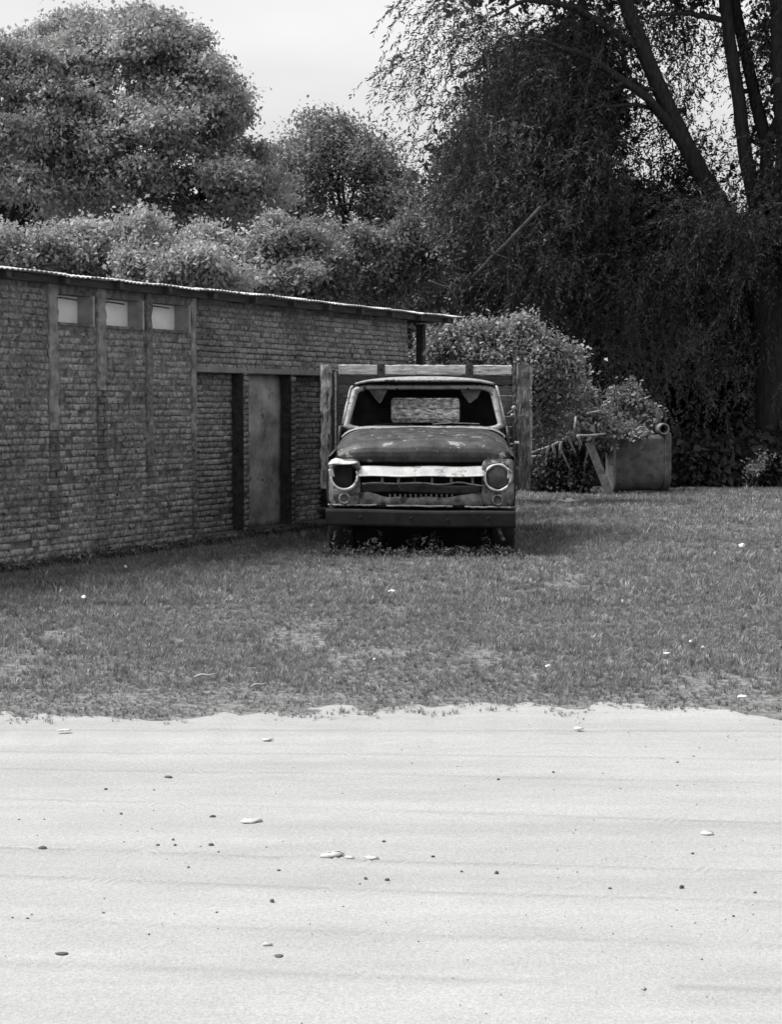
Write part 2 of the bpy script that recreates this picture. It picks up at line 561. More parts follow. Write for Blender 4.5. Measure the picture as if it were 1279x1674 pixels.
for a, b in zip(xs[0::2], xs[1::2]):
    wb.box(a, b, RB + .014, RB + .27, ZN0, ZN1)
wall_far = wb.build('wall', M['mortar'], shed)
wc = MB()
wc.box(9.4, 9.6, .55, 3.4, 0, EAVE - .06)
wc.box(-4, 9.6, 3.4, 3.6, 0, EAVE - .06)
wc.box(-4.2, -4, 0.05, 3.6, 0, EAVE - .06)
wc.build('wall', M['mortar'], shed)

def brick_verts(rng, w, h, t=.06):
    """front of a worn brick: w by h, front face at y = 0, body reaching back t"""
    c = rng.uniform(.002, .009, 4)
    x, z = w / 2, h / 2
    j = lambda a: rng.uniform(-a, a)
    back = [(-x, t, -z), (x, t, -z), (x, t, z), (-x, t, z)]
    mid = [(a + j(.007), .004 + rng.uniform(0, .008), b + j(.004)) for a, b in ((-x, -z), (x, -z), (x, z), (-x, z))]
    fr = [(sx * (x - c[k]), j(.005), sz * (z - c[k] * .7)) for k, (sx, sz) in enumerate(((-1, -1), (1, -1), (1, 1), (-1, 1)))]
    return np.array(back + mid + fr)
BF = [(0, 1, 5, 4), (1, 2, 6, 5), (2, 3, 7, 6), (3, 0, 4, 7), (4, 5, 9, 8), (5, 6, 10, 9), (6, 7, 11, 10), (7, 4, 8, 11), (8, 9, 10, 11)]
brng = np.random.default_rng(3)
NV = 28
BRICKS = []
for i in range(NV):
    v = brick_verts(brng, 1.0 * .21, .055)
    BRICKS.append(mesh_np('brick', v, BF, M['brick'], shade=np.full(12, brng.beta(2, 2.2))))

def lay(x0, x1, z0, z1, y, holes, miss=.02, proud=.006, start=0, mix=False):
    """courses of bricks; returns (x, y, z, width, height) of each"""
    out = []
    k = start
    z = z0
    while z + .055 <= z1:
        x = x0 - (.11 if k % 2 else 0) + brng.uniform(-.02, .02)
        while x < x1 - .03:
            w = .21 * brng.uniform(.9, 1.06) if not mix or brng.random() < .35 else brng.uniform(.085, .125)
            a, b = max(x, x0), min(x + w, x1)
            for (h0, h1, hz0, hz1) in holes:
                if z + .055 > hz0 and z < hz1:
                    if a >= h0 and b <= h1:
                        a = b
                    elif a < h0 < b:
                        b = h0
                    elif a < h1 < b:
                        a = h1
            if b - a > .035 and brng.random() > miss:
                yy = y - brng.normal(0, proud)
                if brng.random() < .05:
                    yy += .03
                out.append(((a + b) / 2, yy, z + .0275 + brng.normal(0, .002), b - a, .055 * brng.uniform(.9, 1.1)))
            x += w + .012
        z += .0665
        k += 1
    return out
PIL = [(.79, .96), (1.63, 1.80), (2.55, 2.685), (3.49, 3.60)]
holesA = [(o[0], o[1], ZO0, ZO1) for o in OPEN] + [(p[0], p[1], .9, 3) for p in PIL]
near = lay(-.05, 3.6, .02, 2.80, 0.002, holesA, miss=.04, proud=.005, mix=True)
far_out = lay(-4, -.05, .02, 2.80, 0.0, [], miss=.04, proud=.007, mix=True)
holesB = [(o[0], o[1], ZN0, ZN1) for o in NICHE]
farb = lay(3.605, 9.6, .02, 2.78, RB, holesB, miss=.01, proud=.004)
farb = [(x, y - (.018 if 2.22 < z < 2.32 else 0), z, w, h) for x, y, z, w, h in farb]
backb = []
for i in (0, 2, 3):
    backb += lay(NICHE[i][0], NICHE[i][1], ZN0 + .005, ZN1, RB + ND - .01, [], miss=.01, proud=.004)
near_sorted = sorted(near, key=lambda b: b[0])
single, rest_near = near_sorted[:300], near_sorted[300:]
for (x, y, z, w, h) in single:
    o = link('brick', BRICKS[int(brng.integers(NV))], wall_near, (x, y, z), (brng.normal(0, .03), brng.normal(0, .02), brng.normal(0, .03)), (w / .21, 1, h / .055))
def brickwork(lst, parent):
    vs, fs, sh = [], [], []
    for i, (x, y, z, w, h) in enumerate(lst):
        v = brick_verts(brng, w, h) + np.array((x, y, z))
        vs.append(v); fs.append(np.array(BF) + 12 * i); sh.append(np.full(12, brng.beta(2, 2.2)))
    o = link('brickwork', mesh_np('brickwork', np.concatenate(vs), np.concatenate(fs), M['brick'], shade=np.concatenate(sh)), parent)
    o['kind'] = 'stuff'
brickwork(rest_near + far_out, wall_near)
brickwork(farb + backb, wall_far)

for i, (a, b) in enumerate(PIL):
    z0 = (1.35, 1.75, .95, 1.1)[i]
    # crumbling rendered pilaster, uneven edge
    rough_bar('z', ((a + b) / 2, .022, z0), ((a + b) / 2, .022, 2.79), b - a - .02, .075, 22, .012, .012).build('pilaster', (M['plaster'], M['plaster'], M['mortar'], M['plaster'])[i], shed)
    bl = [q for q in lay(a + .004, b - .004, .02, z0 - .01, -.012, [], miss=.05, proud=.008)]
    mm = MB()
    for (x, y, z, w, h) in bl:
        mm.add(brick_verts(brng, w, h) + np.array((x, y, z)), BF)
    o = mm.build('pilaster_base', M['mortar'], shed)
for i, (a, b) in enumerate(OPEN):
    w_ = MB()
    w_.box(a - .02, b + .02, .19, .205, ZO0 - .02, ZO1 + .02)
    w = w_.build('window', M['pane'], shed)
    j = MB(); j.box(b - .03, b + .004, .0, .187, ZO0 - .002, ZO1 + .003); j.build('jamb', M['lime'], w)
    j = MB(); j.box(a, b - .031, -.004, .186, ZO0 - .012, ZO0 + .018); j.build('sill', M['mortar'], w)
    j = MB()
    j.tube([(a - .04, -.05, ZO1 - .045), (a + .12, -.05, ZO1 - .05), (a + .26, -.045, ZO1 - .055)], .008, 6)
    j.tube([(a - .035, .02, ZO1 - .045), (a - .035, -.055, ZO1 - .045)], .008, 6)
    j.build('iron_hook', M['iron'], w)
# panel in the second recess: a plastered-up doorway
m = MB()
m.grid(lambda u, v: (5.034 + u * 1.07, RB + ND - .012 + (float(fbm(u * 4, v * 8, 77)) - .5) * .02, .104 + v * 1.87), np.linspace(0, 1, 14), np.linspace(0, 1, 26))
tag(m.build('blocked_doorway', M['panel'], shed, smooth=True, thick=.01), 'plastered-over doorway between brick jambs darkened as shade')
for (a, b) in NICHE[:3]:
    m = rough_bar('z', (b - .006, RB + .085, ZN0), (b - .006, RB + .085, ZN1 - .014), .018, .148, 24, .003, .003); m.build('jamb', M['jamb_shade'], shed)  # first bar: dark strip painting the shade on the far jamb
    m = MB(); m.box(a - .05, b + .05, RB - .012, RB + .1, ZN1 - .012, ZN1 + .05, c=.008); m.build('lintel', M['concrete'], shed)
m = MB(); m.box(3.6, 9.6, RB - .10, RB - .002, -.05, .085, c=.02); m.build('footing', M['mortar'], shed)
m = MB(); m.box(3.93, 3.96, RB + ND - .035, RB + ND - .02, 1.38, 1.50); m.build('white_tag', M['paper'], shed)
# roof
roof = MB()
roof.box(-4.2, 10.75, -.10, -.03, EAVE - .075, EAVE - .004)
roof_beam = roof.build('roof_beam', M['timber_dark'], shed)
for k in range(16):
    x = -3.9 + k * .95
    m = MB(); m.box(x, x + .07, -.18, 3.7, EAVE - .072, EAVE - .006); m.build('rafter', M['timber_dark'], shed)
for k in range(18):
    x0 = -4.25 + k * .84
    x1 = min(x0 + .9, 10.86)
    n = int((x1 - x0) / .019)
    y0 = -.21 + random.uniform(-.022, .02)
    dz = random.uniform(-.006, .012) + (.006 if k % 2 else 0)
    tw = random.uniform(-.012, .012)
    vs = []
    for i in range(n + 1):
        t = i / n
        x = x0 + (x1 - x0) * t
        z = EAVE + .018 + .011 * math.sin(2 * math.pi * x / .076) * .5 + dz + tw * (t - .5)
        fy = y0 + .006 * math.sin(x * 9 + k)
        vs += [(x, fy, z - .010 + .008 * math.sin(x * 5.3)), (x, fy + .05, z), (x, 1.6, z - .10), (x, 3.8, z - .24)]
    fs = []
    for i in range(n):
        for j in range(3):
            fs.append((i * 4 + j, i * 4 + 4 + j, i * 4 + 5 + j, i * 4 + 1 + j))
    m = MB(); m.add(vs, fs)
    m.build('roof_sheet', M['tin'], shed, thick=.010)
m = MB(); m.tube([(9.75, -.05, 2.30), (10.1, -.06, 2.52), (10.5, -.05, 2.80)], .022, 7); m.build('brace', M['barkpale'], shed)
m = MB(); m.box(10.55, 10.66, .3, .42, 0, EAVE - .08, c=.01); m.build('post', M['timber_dark'], shed)
m = MB(); m.tube([(9.6, .2, 2.12), (10.3, .0, 2.02), (11.4, -.1, 1.86)], .04, 7); m.build('fallen_rafter', M['timber_dark'], shed)

# ================================================================== TRUCK
truck = empty('stake_bed_truck', (.31, 19.0, 0), R(-2.2))
tag(truck, 'rusted old stake bed truck with empty headlights, parked on the grass', 'truck')
def ring_pts(c, r, n=36, a0=0.0, a1=360.0, ey=0.0):
    return [(c[0] + r * math.cos(R(a0 + (a1 - a0) * i / n)), c[1] + ey * math.sin(i * 1.7), c[2] + r * math.sin(R(a0 + (a1 - a0) * i / n))) for i in range(n + (0 if a1 - a0 >= 360 else 1))]
def rrect(hw, hh, rad, k=6):
    """rounded rectangle outline, counter-clockwise (x, z)"""
    out = []
    for cx, cz, a in ((hw - rad, hh - rad, 0), (-hw + rad, hh - rad, 90), (-hw + rad, -hh + rad, 180), (hw - rad, -hh + rad, 270)):
        for i in range(k + 1):
            t = R(a + 90 * i / k)
            out.append((cx + rad * math.cos(t), cz + rad * math.sin(t)))
    return out
# ---- hood
HP = [(.085, 1.005), (.062, 1.02), (.052, 1.06), (.055, 1.11), (.075, 1.155), (.12, 1.19), (.20, 1.215), (.35, 1.240), (.55, 1.266), (.80, 1.297), (1.05, 1.328), (1.20, 1.342)]
def hood_fn(u, v):
    i = min(int(v), len(HP) - 2)
    t = v - i
    y = HP[i][0] * (1 - t) + HP[i + 1][0] * t
    z = HP[i][1] * (1 - t) + HP[i + 1][1] * t
    w = .935 - .03 * min(y / 1.2, 1)
    top = min(1.0, max(0.0, (z - 1.01) / .17))
    z -= top * (.012 * u * u + .13 * abs(u) ** 8)
    z += .010 * top * math.exp(-(u / .16) ** 2) + .004 * math.sin(u * 9 + y * 3) * top
    y += .085 * u ** 4 * max(0, 1 - y) + .012 * u * u
    return (u * w, y, z)
us = [math.sin(a) for a in np.linspace(-math.pi / 2, math.pi / 2, 41)]
m = MB(); m.grid(hood_fn, us, np.linspace(0, len(HP) - 1, 45))
hood = m.build('hood', M['hood'], truck, smooth=True, thick=.012)
m = MB()            # cowl
m.grid(lambda u, v: (u * .90, 1.19 + v * .16 + .02 * u * u, 1.338 + v * .022 - .10 * abs(u) ** 10), us, np.linspace(0, 1, 4))
m.build('cowl', M['cabpaint'], truck, smooth=True, thick=.012)

# ---- front panels around the headlights
HL = [(-.797, .855), (.797, .847)]
for sd, (hx, hz) in zip((-1, 1), HL):
    m = MB()
    n = 48
    x_in, x_out, z0, z1 = abs(hx) - .165, .985, .545, 1.035
    inner, outer = [], []
    for i in range(n):
        t = 2 * math.pi * i / n
        cu, sw = math.cos(t), math.sin(t)
        inner.append((abs(hx) + .134 * cu, .134 * sw + hz))
        du = (x_out - abs(hx)) if cu > 0 else (abs(hx) - x_in)
        dw = (z1 - hz) if sw > 0 else (hz - z0)
        pw = 6.0
        k = (abs(cu / du) ** pw + abs(sw / dw) ** pw) ** (-1 / pw)
        outer.append((abs(hx) + cu * k, hz + sw * k))
    vs, fs = [], []
    for q in range(6):
        f = q / 5
        for i in range(n):
            x = inner[i][0] * (1 - f) + outer[i][0] * f
            z = inner[i][1] * (1 - f) + outer[i][1] * f
            y = .035 + .10 * max(0, (x - .86) / .125) ** 2 + .05 * max(0, (z - .97) / .065) ** 2 + random.uniform(-.004, .004)
            if q == 0:
                y += .03
            vs.append((sd * x, y, z))
    for q in range(5):
        for i in range(n):
            j = (i + 1) % n
            fs.append((q * n + i, q * n + j, q * n + n + j, q * n + n + i))
    m.add(vs, fs)
    fp = m.build('front_panel', M['dull'], truck, smooth=True, thick=.008)
    # empty bucket behind the missing lamp
    b = MB()
    b.lathe([(.136, .05), (.132, .10), (.115, .17), (.06, .21), (.004, .215)], (hx, 0, hz), 'y', 30)
    hl = b.build('headlight', M['bucket'], truck, smooth=True)
    if sd > 0:
        le = MB(); le.lathe([(.126, .055), (.10, .035), (.06, .022), (.003, .018)], (hx, 0, hz), 'y', 28); le.build('lens', M['lens'], hl, smooth=True)
    rg = MB()
    if sd < 0:      # bent: the lower arc survives, the brow is torn and folded up
        rg.tube([(x, .018 - .02 * (z < hz), z) for x, y, z in ring_pts((hx, .02, hz), .136, 40, 168, 385)], [.010 + .007 * math.sin(math.pi * i / 40) for i in range(41)], 8)
        rg.build('bezel', M['chrome'], hl, smooth=True)
        br = MB()
        pts = [(-.165, .128, .012), (-.13, .150, .025), (-.09, .160, .040), (-.05, .155, .036), (0, .143, .024), (.05, .142, .018), (.10, .146, .014), (.135, .148, .008)]
        br.grid(lambda i, v: (hx + pts[int(i)][0], -.01 + .06 * v, hz + pts[int(i)][1] - pts[int(i)][2] * (.5 - v) * 1.5), range(len(pts)), np.linspace(0, 1, 4))
        br.build('torn_brow', M['chrome'], hl, smooth=True, thick=.010)
        br = MB()
        br.grid(lambda u, v: (hx - .165 + .045 * u + .02 * v, .0 + .02 * u, hz + .075 - .085 * v + .01 * u), np.linspace(0, 1, 4), np.linspace(0, 1, 5))
        br.build('bent_flap', M['white'], hl, smooth=True, thick=.008)
    else:
        rg.tube(ring_pts((hx, .02, hz), .134, 44), [.0125 + .003 * math.sin(i * .9) for i in range(44)], 8, closed=True)
        rg.build('bezel', M['chrome'], hl, smooth=True)
        br = MB()
        br.grid(lambda u, v: (hx + .10 + .055 * u, .0 + .02 * v, hz + .075 - .12 * v + .03 * (1 - u)), np.linspace(0, 1, 4), np.linspace(0, 1, 6))
        br.build('bent_flap', M['white'], hl, smooth=True, thick=.008, jitter=.004)
    # parking lamp
    px_, pz_ = hx, (.628 if sd < 0 else .612)
    pl = MB(); pl.lathe([(.05, .018), (.046, .03), (.03, .05), (.003, .055)], (px_, 0, pz_), 'y', 20)
    pk = pl.build('parking_lamp', M['black'], truck, smooth=True)
    pr = MB(); pr.tube(ring_pts((px_, .012, pz_), .050, 24), .011, 7, closed=True)
    pr.build('bezel', M['cabpaint'] if sd < 0 else M['dull'], pk, smooth=True)
    # fender: side with wheel arch and shoulder up to the hood
    fd = MB()
    ys = np.linspace(.10, 1.30, 34)
    def fen(y, v):
        arch = .545
        if abs(y - .80) < .44:
            arch = max(.545, .40 + math.sqrt(.44 ** 2 - (y - .80) ** 2) * .93)
        zt = 1.05 + .06 * min(1, y)
        if v <= 1:
            z = arch + (zt - arch) * v
            x = .985 - .02 * ((z - .8) / .3) ** 2
        else:
            a = (v - 1) * math.pi / 2
            x = .965 - .06 * math.sin(a) - .0
            z = zt + .03 * (1 - math.cos(a)) + .035 * math.sin(a)
        return (sd * x, y, z)
    fd.grid(fen, ys, list(np.linspace(0, 1, 9)) + [1.25, 1.5, 1.75, 2.0])
    fd.build('fender', M['rust'], truck, smooth=True, thick=.010)

# ---- grille
m = MB(); m.box(-.72, .72, .15, .17, .56, 1.03); m.build('grille_backing', M['black'], truck)
m = MB()
def bar_fn(u, v):
    a = v * math.pi
    z = .908 - .050 * math.cos(a) + .004 * math.sin(u * 14)
    return (-.650 + 1.315 * u, -.012 - .012 * math.sin(a) + .085 * v + .012 * (2 * u - 1) ** 2, z)
m.grid(bar_fn, np.linspace(0, 1, 40), np.linspace(0, 1, 8))
gb = m.build('grille_bar', M['white'], truck, smooth=True, thick=.010)
m = MB()            # bent lower lip of the grille opening
lip = []
for i in range(45):
    u = i / 44
    z = .778 + .010 * math.sin(u * 5) + .006 * math.sin(u * 17) + (.020 * math.exp(-((u - .80) / .09) ** 2)) + random.uniform(-.002, .002)
    lip.append((-.62 + 1.27 * u, .035 + .01 * math.sin(u * 11), z))
m.tube(lip, .0095, 7); m.build('grille_lip', M['cabpaint'], truck, smooth=True)
for x in (-.42, -.25, -.08, .10, .30, .52):
    m = MB(); m.box(x, x + .03, .05, .075, .783, .86, c=.004); m.build('grille_tab', M['dull'], truck)
m = MB()            # sloping panel under the opening
m.grid(lambda u, v: (-.635 + 1.28 * u, .045 + .055 * v + .008 * math.sin(u * 13), .772 - .092 * v + .012 * math.sin(u * 6)), np.linspace(0, 1, 30), np.linspace(0, 1, 6))
m.build('grille_apron', M['rust'], truck, smooth=True, thick=.008)
for i in range(13):
    x = -.325 + i * .054
    m = MB(); m.box(x - .010, x + .010, .060, .085, .600, .672, c=.004); m.build('grille_tooth', M['dull'], truck)
m = MB()            # valance, higher at both sides
def val_fn(u, v):
    x = -.64 + 1.29 * u
    e = max(0.0, (abs(x) - .33) / .31)
    zt = .640 + .050 * min(1, e * 1.4) + .006 * math.sin(x * 21)
    return (x, .052 - .012 * math.sin(v * 3.1), .548 + (zt - .548) * v)
m.grid(val_fn, np.linspace(0, 1, 44), np.linspace(0, 1, 7))
m.build('valance', M['dull'], truck, smooth=True, thick=.008)
for a, b, dz in ((-.97, -.80, 0), (-.78, -.46, .002), (-.36, .33, -.004), (.45, .98, -.008)):
    pts = [(a + (b - a) * i / 12, .030, .552 + dz - .006 * (a + (b - a) * i / 12) + random.uniform(-.004, .004)) for i in range(13)]
    m = MB(); m.tube(pts, .011, 6); m.build('valance_edge', M['cabpaint'], truck, smooth=True)
for x in (-.41, .39):
    m = MB(); m.box(x - .045, x + .045, .022, .05, .536, .558); m.build('painted_hole', M['black'], truck)  # black blocks standing in for dark holes above the bumper

# ---- bumper: flat channel, sagging to the right
m = MB()
prof = [(.02, .515), (-.085, .515), (-.10, .508), (-.105, .495), (-.105, .375), (-.10, .362), (-.085, .355), (.0, .355)]
def bump_fn(u, v):
    y, z = prof[int(v)]
    return (-.985 + 1.965 * u, y + .02 * (2 * u - 1) ** 4, z - .022 * u + .004 * math.sin(u * 9))
m.grid(bump_fn, np.linspace(0, 1, 30), range(len(prof)))
bp = m.build('bumper', M['bumper'], truck, thick=.010)
for x, z in ((-.62, .45), (-.10, .44), (.28, .42), (.70, .44)):
    q = MB(); q.lathe([(.018, 0), (.016, -.010), (.004, -.013)], (x, -.11, z - .01), 'y', 10); q.build('bolt', M['bumper'], bp)

# ---- cab
def wind(off):
    """outline of the windscreen opening grown by off, in its sloping plane"""
    pts = []
    for x, z in rrect(1.0, 1.0, .22, 8):
        t = (z + 1) / 2
        hw = .835 - .105 * t + off
        zz = 1.350 - off * .6 + (.420 + off * 1.25) * t
        yy = 1.30 + .21 * t
        zz += .012 * (1 - x * x) * (t - .2)
        pts.append((x * hw, yy + .03 * x * x, zz))
    return pts
a, b = wind(0), wind(.062)
m = MB()
n = len(a)
m.add([(p[0], p[1], p[2]) for p in a] + [(p[0], p[1] - .018, p[2]) for p in [tuple((np.array(a[i]) * .5 + np.array(b[i]) * .5)) for i in range(n)]] + b,
      [(r_ * n + i, r_ * n + (i + 1) % n, (r_ + 1) * n + (i + 1) % n, (r_ + 1) * n + i) for r_ in range(2) for i in range(n)])
m.build('windscreen_frame', M['cabpaint'], truck, smooth=True, thick=.018)
m = MB(); m.tube([(p[0], p[1] + .012, p[2]) for p in a], .010, 6, closed=True); m.build('windscreen_seal', M['rubber'], truck, smooth=True)
def roof_fn(u, v):
    y = 1.43 + v * 1.0
    e = abs(u) ** 6
    return (u * (.745 + .05 * math.sin(v * math.pi)), y + .05 * u * u * (1 - v), 1.868 + .045 * math.sin(min(1, v * 1.4) * math.pi / 2) * (1 - u * u) - .035 * e - .05 * max(0, v - .85) / .15)
m = MB(); m.grid(roof_fn, us, np.linspace(0, 1, 18))
roof_o = m.build('cab_roof', M['cabpaint'], truck, smooth=True, thick=.022)
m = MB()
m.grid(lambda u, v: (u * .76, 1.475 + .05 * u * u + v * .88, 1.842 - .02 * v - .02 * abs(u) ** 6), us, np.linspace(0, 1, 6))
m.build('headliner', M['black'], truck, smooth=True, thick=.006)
# back wall with its window opening
def plate_hole(outer, inner, y, m):
    k = len(outer)
    m.add([(x, y, z) for x, z in inner] + [(x, y, z) for x, z in outer], [(i, (i + 1) % k, k + (i + 1) % k, k + i) for i in range(k)])
inn = [(x, z + 1.535) for x, z in rrect(.405, .150, .05, 6)]
outl = [(x * (1 - .05 * max(0, (z))), z + 1.21) for x, z in rrect(.88, .63, .12, 6)]
m = MB(); plate_hole(outl, inn, 2.36, m); m.build('cab_back', M['rust'], truck, thick=.012)
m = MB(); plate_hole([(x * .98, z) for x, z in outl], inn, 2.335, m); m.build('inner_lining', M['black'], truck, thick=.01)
m = MB(); m.tube([(x, 2.33, z) for x, z in inn], .010, 6, closed=True); m.build('rear_window_seal', M['rubber'], truck, smooth=True)
for sd in (-1, 1):
    m = MB()
    m.grid(lambda u, v: (sd * (.955 - .03 * v ** 3 - .02 * (1 - v) ** 2), 1.31 + u * 1.02, .52 + .845 * v), np.linspace(0, 1, 8), np.linspace(0, 1, 9))
    dr = m.build('door', M['rust'], truck, smooth=True, thick=.03)
    q = MB(); q.tube([(sd * .985, 2.12, 1.15), (sd * 1.0, 2.16, 1.15), (sd * 1.0, 2.27, 1.15)], .012, 6); q.build('handle', M['chrome'], dr)
    q = MB()
    q.tube([(sd * .905, 1.36, 1.35), (sd * .868, 1.44, 1.56), (sd * .822, 1.54, 1.77), (sd * .81, 1.62, 1.80), (sd * .81, 2.2, 1.80), (sd * .815, 2.30, 1.77), (sd * .89, 2.34, 1.36)], .016, 7)
    q.build('window_frame', M['cabpaint'], dr, smooth=True)
    q = MB(); q.tube([(sd * .90, 1.56, 1.36), (sd * .82, 1.60, 1.80)], .010, 6); q.build('vent_post', M['dull'], dr)
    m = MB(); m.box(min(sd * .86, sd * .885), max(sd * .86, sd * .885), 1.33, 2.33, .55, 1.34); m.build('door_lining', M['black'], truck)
    # torn lining hanging behind the windscreen's upper corners
    m = MB()
    tri = [(-.62, 1.765), (-.415, 1.765), (-.425, 1.735), (-.48, 1.63), (-.50, 1.615), (-.53, 1.64)] if sd < 0 else [(.41, 1.765), (.64, 1.765), (.60, 1.68), (.52, 1.62), (.50, 1.62), (.43, 1.72)]
    m.add([(x, 1.56 + .02 * i, z) for i, (x, z) in enumerate(tri)], [tuple(range(6))])
    m.build('torn_lining', M['visor'], truck, thick=.006)
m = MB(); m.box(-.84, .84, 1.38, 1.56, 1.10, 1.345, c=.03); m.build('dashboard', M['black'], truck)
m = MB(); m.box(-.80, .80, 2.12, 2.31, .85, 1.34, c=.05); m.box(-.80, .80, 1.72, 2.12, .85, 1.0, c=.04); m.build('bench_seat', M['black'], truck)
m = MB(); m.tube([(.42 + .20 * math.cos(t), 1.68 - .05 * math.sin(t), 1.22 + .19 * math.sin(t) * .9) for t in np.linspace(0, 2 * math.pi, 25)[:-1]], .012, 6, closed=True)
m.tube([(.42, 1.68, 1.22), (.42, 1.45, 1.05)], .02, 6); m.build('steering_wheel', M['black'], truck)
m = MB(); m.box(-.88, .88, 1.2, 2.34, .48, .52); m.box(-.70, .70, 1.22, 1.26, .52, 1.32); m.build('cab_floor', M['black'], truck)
m = MB(); m.tube([(.10, 1.285, 1.385), (.30, 1.275, 1.40), (.62, 1.30, 1.388)], .007, 6); m.build('wiper', M['dull'], truck)
m = MB(); m.tube([(-.55, 1.285, 1.378), (-.38, 1.275, 1.386), (-.12, 1.29, 1.380)], .006, 6); m.build('wiper', M['black'], truck)
m = MB()
m.tube([(.93, 1.42, 1.50), (1.0, 1.40, 1.55), (1.02, 1.40, 1.42), (.94, 1.42, 1.30)], .007, 6)
m.lathe([(.004, -.02), (.022, -.015), (.026, 0), (.02, .012), (.004, .016)], (1.0, 1.39, 1.565), 'y', 12)
m.lathe([(.004, -.02), (.020, -.015), (.022, 0), (.004, .016)], (.985, 1.39, 1.485), 'y', 12)
m.build('mirror_arm', M['cabpaint'], truck, smooth=True)
m = MB(); m.box(1.0, 1.06, 1.36, 1.42, 1.165, 1.195, c=.008); m.build('hinge', M['white'], truck)

# ---- running gear
for sd in (-1, 1):
    for (y, x, r_) in ((.74, .86, .37), (3.95, .86, .39)):
        m = MB()
        m.lathe([(r_ * .60, -.105), (r_ * .80, -.132), (r_ * .95, -.125), (r_, -.10), (r_ * 1.005, 0), (r_, .10), (r_ * .95, .125), (r_ * .80, .132), (r_ * .60, .105)], (0, 0, 0), 'x', 36)
        wh = m.build('wheel', M['rubber'], truck, smooth=True, loc=(sd * x, y, r_ - .025))
        q = MB(); q.lathe([(.003, .02), (.09, .03), (.12, .0), (r_ * .55, .02), (r_ * .61, .08), (r_ * .61, -.08), (r_ * .5, -.02), (.003, -.02)], (0, 0, 0), 'x', 24)
        q.build('rim', M['rust'], wh, smooth=True)
    m = MB(); m.box(sd * .43 - .04, sd * .43 + .04, .13, 4.75, .50, .62); m.build('frame_rail', M['black'], truck)
    m = MB(); m.box(min(sd * .60, sd * .62), max(sd * .60, sd * .62), .22, 1.20, .50, 1.08); m.build('inner_fender', M['black'], truck)
m = MB(); m.tube([(-.75, .80, .32), (.75, .80, .32)], .045, 8); m.build('axle', M['black'], truck)
m = MB(); m.tube([(-.75, 3.95, .33), (0, 3.95, .36), (.75, 3.95, .33)], [.05, .14, .05], 10); m.build('axle', M['black'], truck)
m = MB(); m.box(-.40, .40, .24, .32, .50, 1.05); m.build('radiator', M['black'], truck)
m = MB(); m.box(-.30, .30, .40, 1.15, .35, 1.05, c=.05); m.build('engine', M['black'], truck)
m = MB(); m.box(-1.20, -.96, 1.42, 1.70, .40, .44, c=.006); m.build('step_plate', M['bumper'], truck)
m = MB(); m.grid(lambda u, v: (-.74 + 1.48 * u, .30 + .25 * v, .52 - .47 * v), np.linspace(0, 1, 6), [0, .5, 1]); m.build('shade_panel', M['black'], truck, thick=.01)  # added black panel, there to darken the ground under the bumper
m = MB(); m.tube([(.80, .02, .34), (.83, -.01, .26), (.86, .0, .20)], .02, 6); m.build('hanging_strap', M['dull'], truck)

# ---- wooden stake bed
YB = 2.50
for k in range(9):
    m = rough_bar('y', (-1.09 + k * .272, YB, .80), (-1.09 + k * .272, YB + 2.32, .80), .26, .05, 16, .004)
    m.build('deck_board', M['woodd'], truck)
for y in (2.6, 3.3, 4.0, 4.7):
    m = MB(); m.box(-1.18, 1.18, y, y + .08, .66, .772); m.build('deck_bearer', M['black'], truck)
# headboard
rough_bar('x', (-1.02, YB - .03, 2.008), (1.00, YB - .03, 2.000), .045, .112, 40, .005).build('headboard_plank', M['wood'], truck)
for zc, h in ((1.885, .115), (1.765, .105)):
    rough_bar('x', (-1.02, YB - .005, zc), (1.02, YB - .005, zc - .004), .035, h, 36, .004).build('headboard_plank', M['woodd'], truck)
for sd in (-1, 1):
    for zc, h in ((1.645, .11), (1.525, .11), (1.405, .11), (1.28, .115), (1.155, .11), (1.03, .11)):
        x0, x1 = (-1.02, -.56) if sd < 0 else (.56, 1.02)
        rough_bar('x', (x0, YB - .005 + random.uniform(-.004, .004), zc), (x1, YB - .005, zc + random.uniform(-.006, .006)), .035, h, 14, .004).build('headboard_plank', M['woodd'], truck)
for x in (-.52, .51):
    m = MB(); m.box(x - .045, x + .045, YB - .062, YB - .054, 1.70, 2.075, c=.003); st = m.build('strap', M['iron'], truck)
    q = MB(); q.lathe([(.018, 0), (.014, -.012), (.003, -.015)], (x, YB - .062, 2.01), 'y', 8); q.build('bolt', M['bumper'], st)
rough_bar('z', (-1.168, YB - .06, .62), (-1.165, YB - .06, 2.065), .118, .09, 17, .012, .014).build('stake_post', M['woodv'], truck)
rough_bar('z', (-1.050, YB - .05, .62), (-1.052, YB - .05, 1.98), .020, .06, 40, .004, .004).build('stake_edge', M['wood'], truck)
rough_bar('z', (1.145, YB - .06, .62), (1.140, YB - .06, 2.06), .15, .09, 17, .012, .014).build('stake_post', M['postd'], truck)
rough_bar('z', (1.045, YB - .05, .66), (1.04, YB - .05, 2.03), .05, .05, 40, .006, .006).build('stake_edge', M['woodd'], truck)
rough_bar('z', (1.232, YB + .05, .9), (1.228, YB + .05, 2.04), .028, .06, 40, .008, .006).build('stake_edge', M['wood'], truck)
for sd in (-1, 1):
    for y in (3.3, 4.05, 4.74):
        rough_bar('z', (sd * 1.14, y, .70), (sd * 1.14, y, 2.02), .05, .09, 20, .004).build('stake', M['woodd'], truck)
    for zc in (1.02, 1.26, 1.50, 1.74, 1.96):
        rough_bar('y', (sd * 1.185, YB + .08, zc), (sd * 1.185, YB + 2.30, zc + random.uniform(-.02, .02)), .03, .15, 24, .005).build('side_slat', M['wood'], truck)
